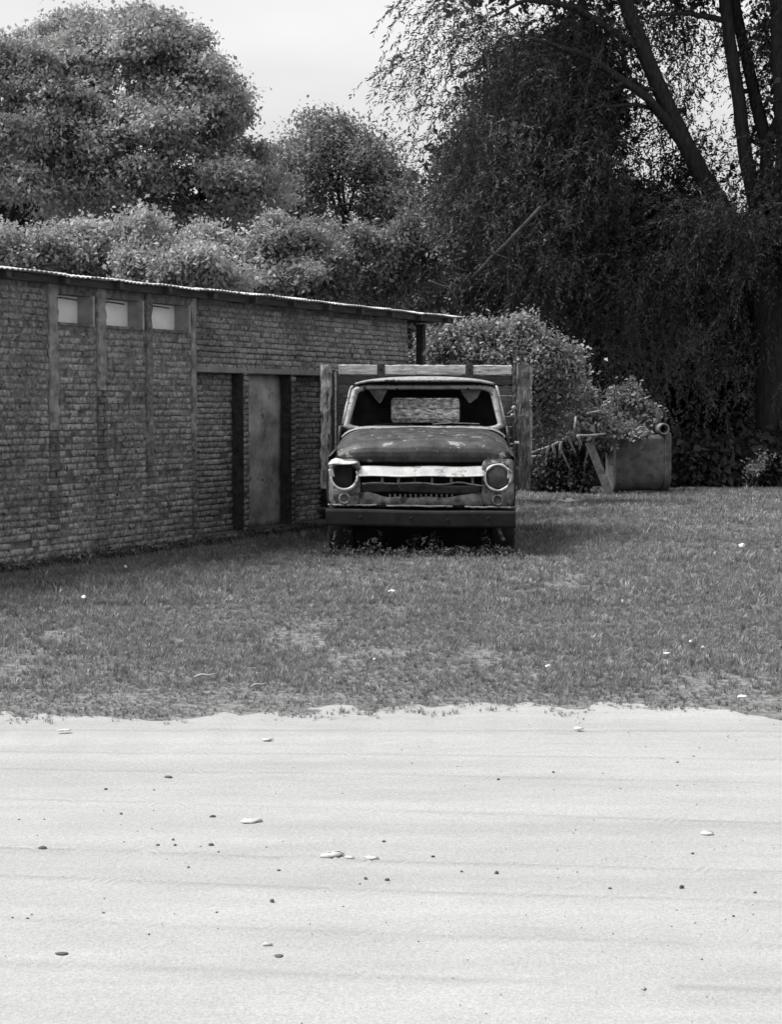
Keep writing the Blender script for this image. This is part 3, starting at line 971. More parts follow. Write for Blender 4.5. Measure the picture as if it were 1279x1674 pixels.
for k, zc in enumerate((.93, 1.07, 1.21, 1.345, 1.475, 1.60, 1.725)):
    rough_bar('x', (-1.10, YB + 2.28 + random.uniform(-.012, .012), zc), (1.10, YB + 2.28, zc + random.uniform(-.012, .012)), .035, .122, 60, .008).build('tailboard_plank', M['tail'], truck)

# ================================================================== VEGETATION
def unit(a):
    return a / np.maximum(np.linalg.norm(a, axis=1, keepdims=True), 1e-6)

def leaf_quads(c, t, nrm, L, Wd, fold=.12):
    """diamond leaves: centre c, long axis t, face normal nrm, lengths L, widths Wd"""
    t = unit(t)
    b = unit(np.cross(nrm, t))
    n2 = np.cross(t, b)
    L, Wd = L[:, None], Wd[:, None]
    v = np.stack([c - t * L * .5, c + b * Wd * .5 - t * L * .08 + n2 * Wd * fold, c + t * L * .5 - n2 * L * .08, c - b * Wd * .5 - t * L * .08 + n2 * Wd * fold], 1)
    f = np.arange(len(c) * 4).reshape(-1, 4)
    return v.reshape(-1, 3), f

def ell(px, py, rx, ry, Y, rd):
    """ellipsoid that stands at a photograph position, at depth Y, rd metres deep"""
    c = P(px, py, Y)
    k = Y / F_PX
    return (np.array(c), np.array((rx * k, rd, ry * k)))

def cluster_points(rng, ells, per, inner=.45, lift=0.0, sprig=0.0):
    cs = []
    for (c, r), n in zip(ells, per):
        d = unit(rng.normal(size=(n, 3)) + np.array((0, 0, lift)))
        rad = inner + (1 - inner) * rng.random(n) ** .6
        rad = np.where(rng.random(n) < sprig, rad * rng.uniform(1.05, 1.45, n), rad)
        cs.append(c + d * r * rad[:, None])
    return np.concatenate(cs)

def puffs(rng, ells, per, k=7, frac=.42):
    """break each lobe of a crown into rounded puffs on its outside"""
    es, pr = [], []
    for (c, r), n in zip(ells, per):
        d = unit(rng.normal(size=(k, 3)) + np.array((0, -.35, .25)))
        for q in d:
            f = frac * rng.uniform(.7, 1.25)
            es.append((c + q * r * .72, r * f)); pr.append(max(2, int(n / k)))
    return es, pr

def broad_crown(rng, ells, per, leaves, sig, L, m, name, parent, up=.5, inner=.45, flat=.6, lift=0.0, sprig=.10):
    cc = cluster_points(rng, ells, per, inner, lift, sprig)
    n = len(cc)
    k = leaves
    csh = rng.beta(2, 2, n)
    s = sig * rng.uniform(.6, 1.35, n)
    off = rng.normal(size=(n, k, 3)) * s[:, None, None]
    off[:, :, 2] *= flat
    p = (cc[:, None, :] + off).reshape(-1, 3)
    N = len(p)
    nr = rng.normal(size=(N, 3)); nr[:, 2] = np.abs(nr[:, 2]) + up
    t = rng.normal(size=(N, 3)); t[:, 2] -= .25
    ln = L * np.clip(np.exp(rng.normal(-.03, .30, N)), .45, 1.5)
    v, f = leaf_quads(p, t, unit(nr), ln, ln * rng.uniform(.38, .75, N))
    sh = np.clip(np.repeat(csh, k) * .6 + rng.random(N) * .4, 0, 1)
    return link(name, mesh_np(name, v, f, m, shade=np.repeat(sh, 4)), parent), cc

def strand_crown(rng, ells, per, m, name, parent, length=(.7, 1.6), step=.055, L=.13, Wd=.024, drift=(-.45, -.1), inner=.1, extra=None, clump=1):
    """hanging switches with narrow leaves"""
    cc = cluster_points(rng, ells, per, inner)
    if extra is not None:
        cc = np.concatenate([cc, extra])
    if clump > 1:
        cc = np.repeat(cc, clump, 0) + rng.normal(0, .17, (len(cc) * clump, 3)) * np.array((1.3, 1.0, .7))
    ps, ts, sh = [], [], []
    nmax = int(length[1] / step)
    n = len(cc)
    ln = rng.uniform(length[0], length[1], n)
    d = rng.normal(size=(n, 3)) * .5
    d[:, 0] += drift[0]; d[:, 1] += drift[1]; d[:, 2] -= .35
    d = unit(d)
    pos = cc.copy()
    csh = rng.beta(2, 2, n)
    for i in range(nmax):
        d[:, 2] -= .055
        d = unit(d + rng.normal(size=(n, 3)) * .05)
        pos = pos + d * step
        ok = (i * step) < ln
        a = pos[ok]
        side = unit(np.cross(d[ok], rng.normal(size=(len(a), 3))))
        ts.append(d[ok] * .85 + side * .75); ps.append(a + side * L * .3)
        sh.append(csh[ok])
    p, t, s = np.concatenate(ps), np.concatenate(ts), np.concatenate(sh)
    N = len(p)
    l_ = L * rng.uniform(.6, 1.25, N)
    v, f = leaf_quads(p, t, unit(rng.normal(size=(N, 3)) + np.array((0, 0, .4))), l_, Wd * rng.uniform(.7, 1.4, N), .05)
    s = np.clip(s * .6 + rng.random(N) * .4, 0, 1)
    return link(name, mesh_np(name, v, f, m, shade=np.repeat(s, 4)), parent)

def limb(m, a, b, r0, r1, bend=.12, n=7, rng=RNG, sides=8):
    a, b = Vector(a), Vector(b)
    L = (b - a).length
    side = Vector(rng.normal(size=3)) * bend * L
    pts = [a.lerp(b, i / n) + side * math.sin(math.pi * i / n) * .5 + Vector(rng.normal(size=3)) * .012 * L for i in range(n + 1)]
    pts[0], pts[-1] = a, b
    m.tube(pts, [r0 + (r1 - r0) * i / n for i in range(n + 1)], sides)
    return pts

def tree(name, label, base, fork, ells, per, leaves, sig, L, lm, r0, group=None, cat='tree', inner=.45, up=.5, seed=1, bark='bark', flat=.6, twigs=3, puff=0):
    rng = np.random.default_rng(seed)
    t = empty(name, base)
    tag(t, label, cat, group)
    off = Vector(base)
    m = MB()
    limb(m, Vector((0, 0, -.1)), Vector(fork) - off, r0, r0 * .62, .04, rng=rng)
    for (c, r) in ells:
        c = Vector(c)
        p = limb(m, Vector(fork) - off, c - off, r0 * .42, r0 * .12, .10, rng=rng, sides=6)
        for q in range(twigs):
            d = Vector(unit(rng.normal(size=(1, 3)))[0] * r) * .85
            limb(m, p[4 + q % 3], c + d - off, r0 * .12, .012, .12, n=5, rng=rng, sides=5)
    m.build('trunk', M[bark], t, smooth=True)
    if puff:
        ells, per = puffs(rng, ells, per, puff)
    o, _ = broad_crown(rng, [(np.array(Vector(c) - off), r) for c, r in ells], per, leaves, sig, L, M[lm], 'crown', t, up, inner, flat, .45 if puff else 0)
    return t

def base_at(px, Y):
    q = P(px, 700, Y)
    return Vector((q.x, Y, 0))

# ---- big pale tree on the left
tree('broadleaf_tree', 'tall round pale-leaved tree rising behind the shed, under open sky', base_at(250, 47), P(260, 420, 47),
     [ell(210, 110, 110, 85, 47, 2.2), ell(130, 85, 75, 60, 47.5, 1.5), ell(290, 90, 60, 50, 47, 1.5), ell(320, 170, 75, 75, 46.5, 1.8), ell(120, 190, 90, 75, 46, 2), ell(380, 240, 60, 70, 47, 1.6),
      ell(230, 250, 110, 75, 45.4, 2), ell(330, 310, 85, 55, 45.5, 1.8), ell(150, 320, 85, 55, 45.5, 1.8), ell(410, 320, 60, 60, 46.5, 1.6), ell(250, 370, 110, 40, 46.5, 1.8)],
     [300, 150, 120, 160, 190, 120, 210, 140, 120, 110, 120], 86, .19, .112, 'leaf_light', .34, seed=11, inner=.5, puff=11)
tree('broadleaf_tree', 'pale-leaved tree cut by the left edge of the picture', base_at(-40, 45), P(-10, 430, 45),
     [ell(40, 115, 60, 55, 45, 1.6), ell(90, 180, 50, 60, 45, 1.4), ell(-40, 140, 80, 80, 45, 2), ell(45, 210, 65, 70, 44.6, 1.7), ell(-30, 290, 90, 80, 44.5, 2), ell(60, 310, 60, 60, 44.2, 1.5)],
     [110, 90, 120, 120, 130, 110], 80, .19, .112, 'leaf_light', .3, seed=12, inner=.5, puff=11)
# ---- dark tree in the middle
tree('open_crowned_tree', 'darker open-crowned tree in the middle with sky between its branches', base_at(560, 53), P(565, 400, 53),
     [ell(520, 240, 60, 42, 53, 1.3), ell(600, 265, 62, 42, 53, 1.4), ell(640, 320, 42, 48, 53, 1.2), ell(510, 310, 42, 40, 53, 1.1), ell(600, 345, 55, 30, 53.4, 1.1), ell(560, 215, 40, 22, 53, .8),
      ell(660, 350, 40, 50, 52.6, 1.2), ell(490, 370, 45, 40, 52.5, 1.2),
      ell(455, 280, 34, 34, 52, .9), ell(460, 340, 36, 40, 51.5, .9), ell(690, 390, 40, 40, 51.5, .9), ell(512, 198, 14, 18, 53, .4), ell(548, 200, 10, 16, 53, .4)],
     [70, 70, 60, 40, 30, 22, 60, 50, 34, 44, 50, 7, 5], 84, .30, .105, 'leaf_mid', .17, seed=13, inner=.25, twigs=5)
# ---- shrubs seen over the shed roof
shr = [('large pale shrub above the shed roof at the left picture edge', -10, 400, 85, 42, 31, 'leaf_light', 150),
       ('broad pale shrub above the roof, over the three small openings', 140, 405, 105, 52, 32, 'leaf_light', 230),
       ('pale shrub above the roof, in front of the round tree', 285, 440, 85, 46, 31, 'leaf_light', 170),
       ('mid grey shrub above the roof beside the dark gap in the trees', 420, 425, 70, 60, 34, 'leaf_light', 190),
       ('dark shrub above the middle of the tin roof', 520, 425, 80, 58, 35, 'leaf_mid', 190),
       ('leafy shrub with twigs showing above the far end of the roof', 620, 425, 90, 74, 36, 'leaf_mid', 280),
       ('twiggy shrub right of the roof end below the leaning dead limb', 745, 455, 80, 75, 38, 'leaf_mid', 280)]
for k, (lab, px, py, rx_, ry_, Y, lm, n) in enumerate(shr):
    rng = np.random.default_rng(40 + k)
    b = base_at(px, Y)
    es = [ell(px, py + ry_ * .25, rx_ * 1.15, ry_ * .8, Y, 1.0)]
    for q in range(8):
        es.append(ell(px + rng.uniform(-1.25, 1.25) * rx_, py + rng.uniform(-.7, .6) * ry_, rx_ * rng.uniform(.22, .5), ry_ * rng.uniform(.3, .55), Y + rng.uniform(-.9, .5), .5))
    es.append(ell(px, py + ry_ * 1.9, rx_ * 1.05, ry_ * 1.6, Y + .2, .9))
    tree('shrub', lab, b, P(px, py + ry_ * 1.2, Y), es, [n * 2 // 3] + [n // 6] * 8 + [n * 2 // 3], 60, .13, .08, lm, .07, 'shrubs behind the shed roof', 'shrub', .4, .5, 60 + k, 'barkgrey', .7, 2, 7)

# ---- right: hanging, willow-like tree with leaning trunks
rngw = np.random.default_rng(5)
wil = empty('weeping_tree', base_at(1275, 37))
tag(wil, 'huge dark weeping tree with leaning trunks filling the upper right', 'tree')
wo = wil.location.copy()
m = MB()
def wl_tube(pts, r0, r1, sides=10):
    q = [P(x, y, Y) - wo for x, y, Y in pts]
    fine = []
    for i in range(len(q) - 1):
        for k in range(5):
            fine.append(q[i].lerp(q[i + 1], k / 5) + Vector(rngw.normal(size=3)) * .008)
    fine.append(q[-1])
    n = len(fine) - 1
    m.tube(fine, [r0 + (r1 - r0) * i / n for i in range(n + 1)], sides)
wl_tube([(1278, 830, 37), (1272, 640, 37), (1258, 480, 37), (1240, 360, 37)], .5, .26)
wl_tube([(1262, 470, 37), (1200, 370, 37), (1148, 285, 36.8), (1100, 190, 36.5), (1055, 90, 36.2), (1018, -10, 36), (985, -120, 36)], .21, .13)
wl_tube([(1242, 365, 37), (1222, 270, 37), (1207, 150, 37), (1187, 10, 37), (1170, -140, 37)], .155, .11)
wl_tube([(1250, 350, 37.2), (1255, 240, 37.3), (1228, 130, 37.4), (1205, 20, 37.5), (1190, -90, 37.5)], .15, .09)
wl_tube([(1270, 420, 36.6), (1285, 250, 36.5), (1276, 90, 36.4), (1268, -100, 36.4)], .2, .14)
wl_tube([(1258, 235, 37.3), (1278, 170, 37), (1290, 100, 37)], .10, .06)
# side boughs
for pts, a, b in (([(1130, 250, 36.7), (1060, 160, 36), (960, 90, 35.5), (860, 60, 35)], .12, .03), ([(1100, 190, 36.5), (1040, 170, 36), (985, 175, 35.6)], .06, .02),
                  ([(1075, 148, 36.3), (1030, 140, 36), (985, 155, 35.7)], .05, .02), ([(1120, 180, 36.8), (1080, 182, 36.5), (1060, 184, 36)], .05, .02),
                  ([(1190, 35, 37), (1130, 22, 36.6), (1060, 26, 36.2)], .07, .03), ([(1050, 80, 36.2), (940, 10, 35.6), (860, 0, 35.2), (800, 30, 35)], .08, .02),
                  ([(1000, 300, 38), (930, 220, 37.5), (900, 190, 37)], .04, .02)):
    wl_tube(pts, a, b, 7)
m.build('trunk', M['bark'], wil, smooth=True)
m = MB()
wl_tube([(770, 458, 34.9), (815, 411, 34.2), (885, 338, 34)], .034, .034, 8)
m.build('dead_limb', M['barkgrey'], wil, smooth=True)
m = MB()
for pts, a, b in (([(920, 372, 35), (955, 362, 35)], .022, .012), ([(830, 480, 34.5), (833, 400, 34.6)], .012, .008), ([(700, 460, 33), (735, 470, 33), (748, 490, 33)], .02, .012)):
    wl_tube(pts, a, b, 6)
m.build('bare_twig', M['barkgrey'], wil, smooth=True)
def shift(es):
    return [(c - np.array(wo), r) for c, r in es]
dense = [ell(1215, 350, 75, 50, 35.2, .8), ell(1130, 345, 70, 45, 35.4, .8), ell(1265, 280, 30, 60, 35.6, .6), ell(830, 190, 105, 150, 36, 1.8), ell(900, 320, 140, 110, 36, 2), ell(790, 330, 85, 75, 35.5, 1.5), ell(940, 130, 90, 110, 36.4, 1.6), ell(960, 270, 90, 130, 37, 1.6),
         ell(840, 60, 110, 60, 36.4, 1.6), ell(760, 240, 45, 80, 35.6, 1.1), ell(1000, 430, 190, 80, 36.6, 1.8), ell(870, 420, 110, 60, 35.4, 1.4), ell(1160, 430, 140, 70, 36, 1.5),
         ell(980, 20, 80, 60, 36.6, 1.4), ell(740, 350, 45, 40, 35.6, .9), ell(1020, 520, 150, 70, 36, 1.4), ell(1200, 560, 120, 90, 36, 1.4),
         ell(1290, 60, 60, 90, 37.5, 1.5), ell(1235, 60, 30, 60, 37.6, .8)]
dper = [120, 110, 50, 640, 680, 280, 400, 430, 240, 80, 400, 320, 220, 150, 70, 130, 110, 150, 50]
strand_crown(rngw, shift(dense), [max(4, int(q * 1.45 / 9)) for q in dper], M['leaf_willow'], 'crown', wil, (.35, 1.15), .05, .115, .026, drift=(-.35, -.1), clump=9)
thin = [ell(715, 90, 50, 100, 35.4, 1), ell(690, 150, 40, 80, 35.2, .8), ell(1100, 130, 95, 140, 39, 1.6), ell(1130, 270, 70, 60, 38.6, 1.2), ell(1010, 230, 60, 80, 38.5, 1.0), ell(1235, 200, 45, 130, 39, 1.0),
        ell(740, 30, 60, 60, 35.6, 1), ell(1080, 20, 120, 40, 38.6, 1.0)]
tper = [9, 5, 52, 36, 25, 22, 8, 34]
fr = [0, 1, 6]
bk = [2, 3, 4, 5, 7]
strand_crown(rngw, shift([thin[i] for i in fr]), [tper[i] for i in fr], M['leaf_willow'], 'crown_fringe', wil, (.5, 1.4), .05, .115, .030, drift=(-.7, 0), clump=6)
strand_crown(rngw, shift([thin[i] for i in bk]), [tper[i] for i in bk], M['leaf_willow'], 'crown_fringe', wil, (.4, 1.0), .05, .115, .034, drift=(-.15, 0), clump=6)
# upper crown above the picture, which keeps the undergrowth in shade
upper = [ell(900, -160, 220, 140, 37, 3), ell(1150, -180, 220, 150, 38, 3.2), ell(1380, 0, 120, 260, 37.5, 3), ell(1350, 330, 100, 200, 37, 2.6)]
oo, _ = broad_crown(rngw, shift(upper), [380, 380, 300, 240], 48, .36, .17, M['leaf_willow'], 'upper_crown', wil, .3, .2, .9)
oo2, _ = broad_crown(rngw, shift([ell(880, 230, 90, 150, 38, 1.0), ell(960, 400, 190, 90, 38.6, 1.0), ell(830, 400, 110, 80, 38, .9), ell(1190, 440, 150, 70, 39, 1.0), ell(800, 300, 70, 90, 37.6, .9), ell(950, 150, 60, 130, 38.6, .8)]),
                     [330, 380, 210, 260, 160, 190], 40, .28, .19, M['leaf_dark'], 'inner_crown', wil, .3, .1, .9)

# ---- second trunk, deep in the shade
wt = empty('shaded_tree', base_at(968, 39))
tag(wt, 'thick dark tree trunk in deep shade behind the pale bush', 'tree')
m = MB()
wo = wt.location.copy()
wl_tube([(974, 830, 39), (972, 700, 39), (968, 560, 39), (955, 440, 39), (940, 330, 39)], .46, .28)
wl_tube([(962, 500, 39), (1010, 420, 39), (1060, 350, 39)], .2, .08)
m.build('trunk', M['bark'], wt, smooth=True)
broad_crown(rngw, shift([ell(930, 380, 120, 80, 40, 1.3), ell(1050, 380, 110, 70, 40, 1.3)]), [240, 200], 50, .3, .17, M['leaf_dark'], 'crown', wt, .3, .1, .9)
# ---- dark undergrowth along the far edge of the grass (one mass)
es, pr = [], []
rngu = np.random.default_rng(77)
for k in range(30):
    px = 800 + k * 27
    es.append(ell(px, 640 + rngu.uniform(-40, 60), 48, 170, 42.5 + rngu.uniform(-.8, 1.5), 1.1)); pr.append(150)
for k in range(16):
    es.append(ell(1000 + k * 34, 560 + rngu.uniform(-60, 60), 50, 110, 41 + rngu.uniform(-.8, .8), .9)); pr.append(95)
for k in range(26):
    es.append(ell(840 + k * 26, 790, 40, 40, 41.5 + rngu.uniform(-.6, .8), .7)); pr.append(60)
for k in range(22):
    es.append(ell(985 + k * 26, 770 + rngu.uniform(-10, 10), 34, 34, 36.3 + rngu.uniform(-.3, .5), .5)); pr.append(46)
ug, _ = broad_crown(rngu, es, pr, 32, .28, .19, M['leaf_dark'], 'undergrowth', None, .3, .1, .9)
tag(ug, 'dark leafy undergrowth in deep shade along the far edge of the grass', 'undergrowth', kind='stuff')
# far wood that closes the gaps behind everything on both sides
es, pr = [], []
for k in range(40):
    px = -350 + k * 52
    es.append(ell(px, 560 + rngu.uniform(-50, 30), 60, 160 if px > 700 else 130, 60 + rngu.uniform(-2, 2), 2)); pr.append(60)
for k in range(12):
    es.append(ell(-120 + k * 42, 395 + rngu.uniform(-15, 15), 50, 70, 58, 1.5)); pr.append(40)
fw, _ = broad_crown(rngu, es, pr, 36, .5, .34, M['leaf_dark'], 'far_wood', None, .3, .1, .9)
tag(fw, 'far wood reading as one mass behind the trees and shed', 'wood', kind='stuff')
# hanging creeper curtains under the weeping tree
cu = strand_crown(rngu, [ell(1060, 580, 60, 60, 37.8, .5), ell(1130, 540, 80, 60, 38, .6), ell(1200, 620, 80, 70, 38, .6), ell(1030, 500, 50, 60, 37.6, .5)], [60, 70, 60, 50], M['leaf_mid'], 'creeper', None, (.8, 1.8), .06, .13, .03, drift=(0, 0))
tag(cu, 'hanging creeper foliage in the shade right of the dark trunk', 'creeper', kind='stuff')

# ---- pale bush behind the truck and companions
def bush(name, label, parts, Y, lm, sig, L, n_leaf, seed, stems=7, cat='bush', bark='barkpale'):
    rng = np.random.default_rng(seed)
    px, py = parts[0][0], parts[0][1]
    b = base_at(px, Y)
    t = empty(name, b); tag(t, label, cat)
    m = MB()
    for k in range(stems):
        q = parts[k % len(parts)]
        e = P(q[0] + rng.uniform(-.7, .7) * q[2], q[1] + rng.uniform(-.5, .5) * q[3], Y + rng.uniform(-.3, .3))
        limb(m, Vector((rng.uniform(-.15, .15), rng.uniform(-.1, .1), -.05)), e - b, .03, .008, .15, rng=rng, sides=5)
    m.build('stem', M[bark], t, smooth=True)
    es = [ell(q[0], q[1], q[2], q[3], Y + (q[5] if len(q) > 5 else 0), q[2] * Y / F_PX * .7) for q in parts]
    es = [(c - np.array(b), r) for c, r in es]
    broad_crown(rng, es, [q[4] for q in parts], n_leaf, sig, L, M[lm], 'foliage', t, .5, .2, .75, .2, .24)
    return t
bush('pale_bush', 'large pale bush between the shed end and the dark trunk, behind the truck', [(810, 595, 66, 44, 120), (755, 558, 34, 26, 50), (870, 612, 56, 40, 90), (848, 545, 28, 24, 36), (912, 588, 30, 26, 36), (800, 690, 90, 60, 110), (890, 680, 45, 40, 50, .3), (715, 575, 26, 22, 24), (790, 540, 20, 18, 14), (882, 560, 18, 16, 12), (930, 610, 16, 18, 12), (905, 640, 30, 20, 24), (940, 655, 22, 14, 12), (770, 580, 22, 30, 20)], 29.5, 'leaf_bush', .12, .07, 56, 91, 12, 'bush', 'barkgrey')
bush('small_bush', 'small leafy bush just left of the overgrown tank', [(948, 655, 24, 22, 40), (925, 690, 40, 24, 50), (960, 700, 34, 26, 50)], 32.5, 'leaf_mid', .12, .09, 36, 92, 5)
vine = bush('climbing_plant', 'leafy plant heaped over the top of the cement tank', [(1020, 670, 30, 34, 90), (1000, 700, 30, 22, 60), (1025, 640, 15, 18, 20), (1050, 690, 26, 18, 46), (985, 715, 26, 14, 30), (1060, 672, 13, 13, 16), (1025, 710, 34, 10, 40, -.9), (1000, 712, 24, 14, 34, -.9)], 33.3, 'leaf_bush', .075, .08, 44, 93, 6, 'plant', 'bark')
bush('low_plant', 'faint low plant in the shade at the far right edge of grass', [(1232, 767, 17, 8, 8), (1256, 752, 9, 6, 3)], 34.5, 'leaf_mid', .09, .08, 20, 94, 4, 'plant', 'bark')

# ---- cement drum tank with its leaning board
tk = empty('cement_tank', G(1048, 808) + Vector((0, .55, 0)), R(8))
tag(tk, 'blocky cement tank with a raised right rim beneath a leafy plant', 'tank')
def tank_ring(x, k):
    """side outline of the tank: flat front and top, belly rounded under"""
    out = []
    for cy, cz, rad, a in ((.38 - .1, 1.06 - .1, .1, 0), (-.38 + .1, 1.06 - .1, .1, 90), (-.38 + .32, .04 + .32, .32, 180), (.38 - .32, .04 + .32, .32, 270)):
        for q in range(7):
            t = R(a + 15 * q)
            out.append((x, (cy + rad * math.cos(t)) * k, .55 + (cz + rad * math.sin(t) - .55) * k))
    return out
def tank_loft(rings):
    m = MB()
    n = len(rings[0])
    m.add([p for r_ in rings for p in r_], [(i * n + q, i * n + (q + 1) % n, i * n + n + (q + 1) % n, i * n + n + q) for i in range(len(rings) - 1) for q in range(n)]
          + [tuple(range(n))[::-1], tuple((len(rings) - 1) * n + q for q in range(n))])
    return m
tank_loft([tank_ring(x, 1.0 + (float(fbm(x * 5, 2.2, 3)) - .5) * .02) for x in np.linspace(-.48, .41, 12)]).build('body', M['tank'], tk, smooth=False, jitter=.004)
tank_loft([tank_ring(.412, 1.06), tank_ring(.44, 1.075), tank_ring(.53, 1.07)]).build('rim', M['tank'], tk, jitter=.003)
m = MB(); m.lathe([(.075, .15), (.075, -.12), (.10, -.13), (.10, .15)], (.38, -.32, 1.16), 'y', 22); m.build('pipe_stub', M['concrete'], tk, smooth=True)
m = MB(); m.lathe([(.075, .10), (.003, .10)], (.38, -.32, 1.16), 'y', 22); m.build('pipe_shade', M['black'], tk)  # black disc painting the darkness inside the open pipe
bd = empty('leaning_board', G(1000, 812) + Vector((0, .1, 0)), 0)
tag(bd, 'worn board leaning against the left end of the cement tank', 'board')
bm_ = rough_bar('z', (0, 0, 0), (-.36, .12, .92), .15, .05, 12, .004); bm_.build('board', M['tank'], bd)
bush('dark_bush', 'dark low bush in shade between the truck and the leaning board', [(915, 775, 50, 32, 90), (890, 790, 34, 22, 40), (945, 770, 26, 40, 50), (915, 745, 40, 22, 40)], 32.6, 'leaf_dark', .12, .075, 44, 95, 5, 'bush', 'bark')
# ---- heap of pale dead branches
hp = empty('dead_branch_heap', G(925, 800), 0); tag(hp, 'pale dead branches fanning out beside the truck bed', 'branches')
rngh = np.random.default_rng(8)
for pts in ([(872, 694), (905, 700), (940, 712)], [(868, 741), (905, 728), (938, 708)], [(938, 712), (965, 712), (990, 709)], [(897, 666), (920, 690), (945, 716)], [(940, 705), (942, 680)], [(930, 715), (935, 728), (941, 740)],
            [(905, 726), (908, 745)], [(918, 722), (915, 748)], [(875, 710), (910, 712), (940, 708)], [(862, 748), (885, 745)], [(960, 676), (982, 672)], [(880, 668), (935, 664)], [(945, 712), (950, 725), (948, 735)], [(898, 730), (893, 748)]):
    m = MB()
    Yb = 30.6 + rngh.uniform(-.3, .3)
    q = [P(x, y, Yb + .1 * i) - hp.location for i, (x, y) in enumerate(pts)]
    n = len(q)
    m.tube(q, [.026 - .012 * i / n for i in range(n)], 6)
    m.build('branch', M['barkpale'], hp, smooth=True)

# ================================================================== GRASS (stuff: tufts scattered with geometry nodes)
tuft_col = bpy.data.collections.new('grass_tufts')
rngg = np.random.default_rng(17)
for k in range(7):
    nb = 16 if k < 5 else 9
    vs, fs = [], []
    for b in range(nb):
        a = rngg.uniform(0, 2 * math.pi)
        r0 = rngg.uniform(0, .045)
        base = np.array((math.cos(a) * r0, math.sin(a) * r0, -.01))
        h = rngg.uniform(.35, 1.0) * .10
        lean = rngg.uniform(.1, .9) * h
        dr = np.array((math.cos(a + rngg.normal() * .6), math.sin(a + rngg.normal() * .6), 0))
        sd = np.array((-dr[1], dr[0], 0)) * rngg.uniform(.0022, .0042) * (1.6 if k >= 5 else 1)
        p1 = base + dr * lean * .35 + np.array((0, 0, h * .62))
        p2 = base + dr * lean + np.array((0, 0, h))
        i = len(vs)
        vs += [base - sd, base + sd, p1 + sd * .8, p1 - sd * .8, p2]
        fs += [(i, i + 1, i + 2, i + 3), (i + 3, i + 2, i + 4)]
    me = bpy.data.meshes.new('grass_tuft')
    me.from_pydata([tuple(v) for v in vs], [], fs)
    me.materials.append(M['grass'] if k < 6 else M['straw'])
    tuft_col.objects.link(bpy.data.objects.new('grass_tuft', me))

def scatter(n, y0, y1, dens=None):
    """random ground points, a bit wider than the view"""
    y = np.sqrt(rngg.uniform(y0 ** 2, y1 ** 2, n))
    hw = y * .213 * 1.22 + .8
    x = rngg.uniform(-1, 1, n) * hw
    return x, y
def on_grass(x, y):
    e = road_edge(x)
    # frayed edge: bare sandy patches reach into the turf
    f = fbm(x * 3.1, y * 6.0, 71, 3)
    keep = (y - e) > (f - .64) * 1.6 - .04
    # not inside the shed
    loc = (x - S0.x) * D.x + (y - S0.y) * D.y
    per = (x - S0.x) * -D.y + (y - S0.y) * D.x
    keep &= ~((per > -.02) & (loc > -5) & (loc < 9.7))
    return keep
pts, scl = [], []
for n, y0, y1, s0, s1 in ((60000, 9.2, 15.2, .22, .58), (56000, 14.6, 22, .36, .85), (50000, 21, 34.5, .55, 1.1)):
    x, y = scatter(n, y0, y1)
    k = on_grass(x, y)
    # thin, worn places and the strip under the truck
    k &= (fbm(x * 1.7, y * 1.1, 131, 4) + rngg.normal(0, .09, n)) > .33
    k &= ~((x > -.7) & (x < 1.38) & (y > 18.75) & (y < 24)) | (rngg.random(n) < .18)
    x, y = x[k], y[k]
    pat = fbm(x * .9, y * .9, 81, 3)
    s = rngg.uniform(s0, s1, len(x)) * (.45 + 1.1 * pat) * np.where(rngg.random(len(x)) < .006, 1.8, 1)
    edge = np.clip((y - road_edge(x)) / .8, .45, 1)
    pts.append(np.stack([x, y, ground_z(x, y)], 1)); scl.append(s * edge)
# sparse tufts straying onto the sand
x, y = scatter(5200, 8.8, 10.4)
k = (y - road_edge(x) > -.45) & (fbm(x * 4, y * 8, 91) > .46 - .14 * (y - road_edge(x)))
pts.append(np.stack([x[k], y[k], np.full(k.sum(), .010)], 1)); scl.append(rngg.uniform(.14, .36, k.sum()))
# longer grass along the foot of the shed and under the truck
s = rngg.uniform(-1, 9.6, 5200); o_ = np.abs(rngg.normal(0, .16, 5200)) + .03
x = S0.x + D.x * s + D.y * o_ ; y = S0.y + D.y * s - D.x * o_
pts.append(np.stack([x, y, np.zeros(len(x))], 1)); scl.append(rngg.uniform(.2, .5, len(x)))
x = rngg.uniform(-.85, 1.5, 1200); y = 18.55 + rngg.normal(0, .2, 1200)
pts.append(np.stack([x, y, np.zeros(len(x))], 1)); scl.append(rngg.uniform(.4, 1.0, len(x)))
pts, scl = np.concatenate(pts), np.concatenate(scl)
gme = bpy.data.meshes.new('grass')
gme.vertices.add(len(pts)); gme.vertices.foreach_set('co', pts.astype(np.float32).ravel())
at = gme.attributes.new('tuft_scale', 'FLOAT', 'POINT'); at.data.foreach_set('value', scl.astype(np.float32))
gme.update()
grass = link('grass', gme)
tag(grass, 'rough short grass covering the yard between road and shed', 'grass', kind='stuff')
ng = bpy.data.node_groups.new('scatter_tufts', 'GeometryNodeTree')
ng.interface.new_socket('Geometry', in_out='INPUT', socket_type='NodeSocketGeometry')
ng.interface.new_socket('Geometry', in_out='OUTPUT', socket_type='NodeSocketGeometry')
gi, go = ng.nodes.new('NodeGroupInput'), ng.nodes.new('NodeGroupOutput')
ip = ng.nodes.new('GeometryNodeInstanceOnPoints')
ci = ng.nodes.new('GeometryNodeCollectionInfo')
ci.inputs['Collection'].default_value = tuft_col
ci.inputs['Separate Children'].default_value = True
ci.inputs['Reset Children'].default_value = True
rv = ng.nodes.new('FunctionNodeRandomValue'); rv.data_type = 'FLOAT_VECTOR'
rv.inputs['Min'].default_value = (-.25, -.25, 0); rv.inputs['Max'].default_value = (.25, .25, 6.283)
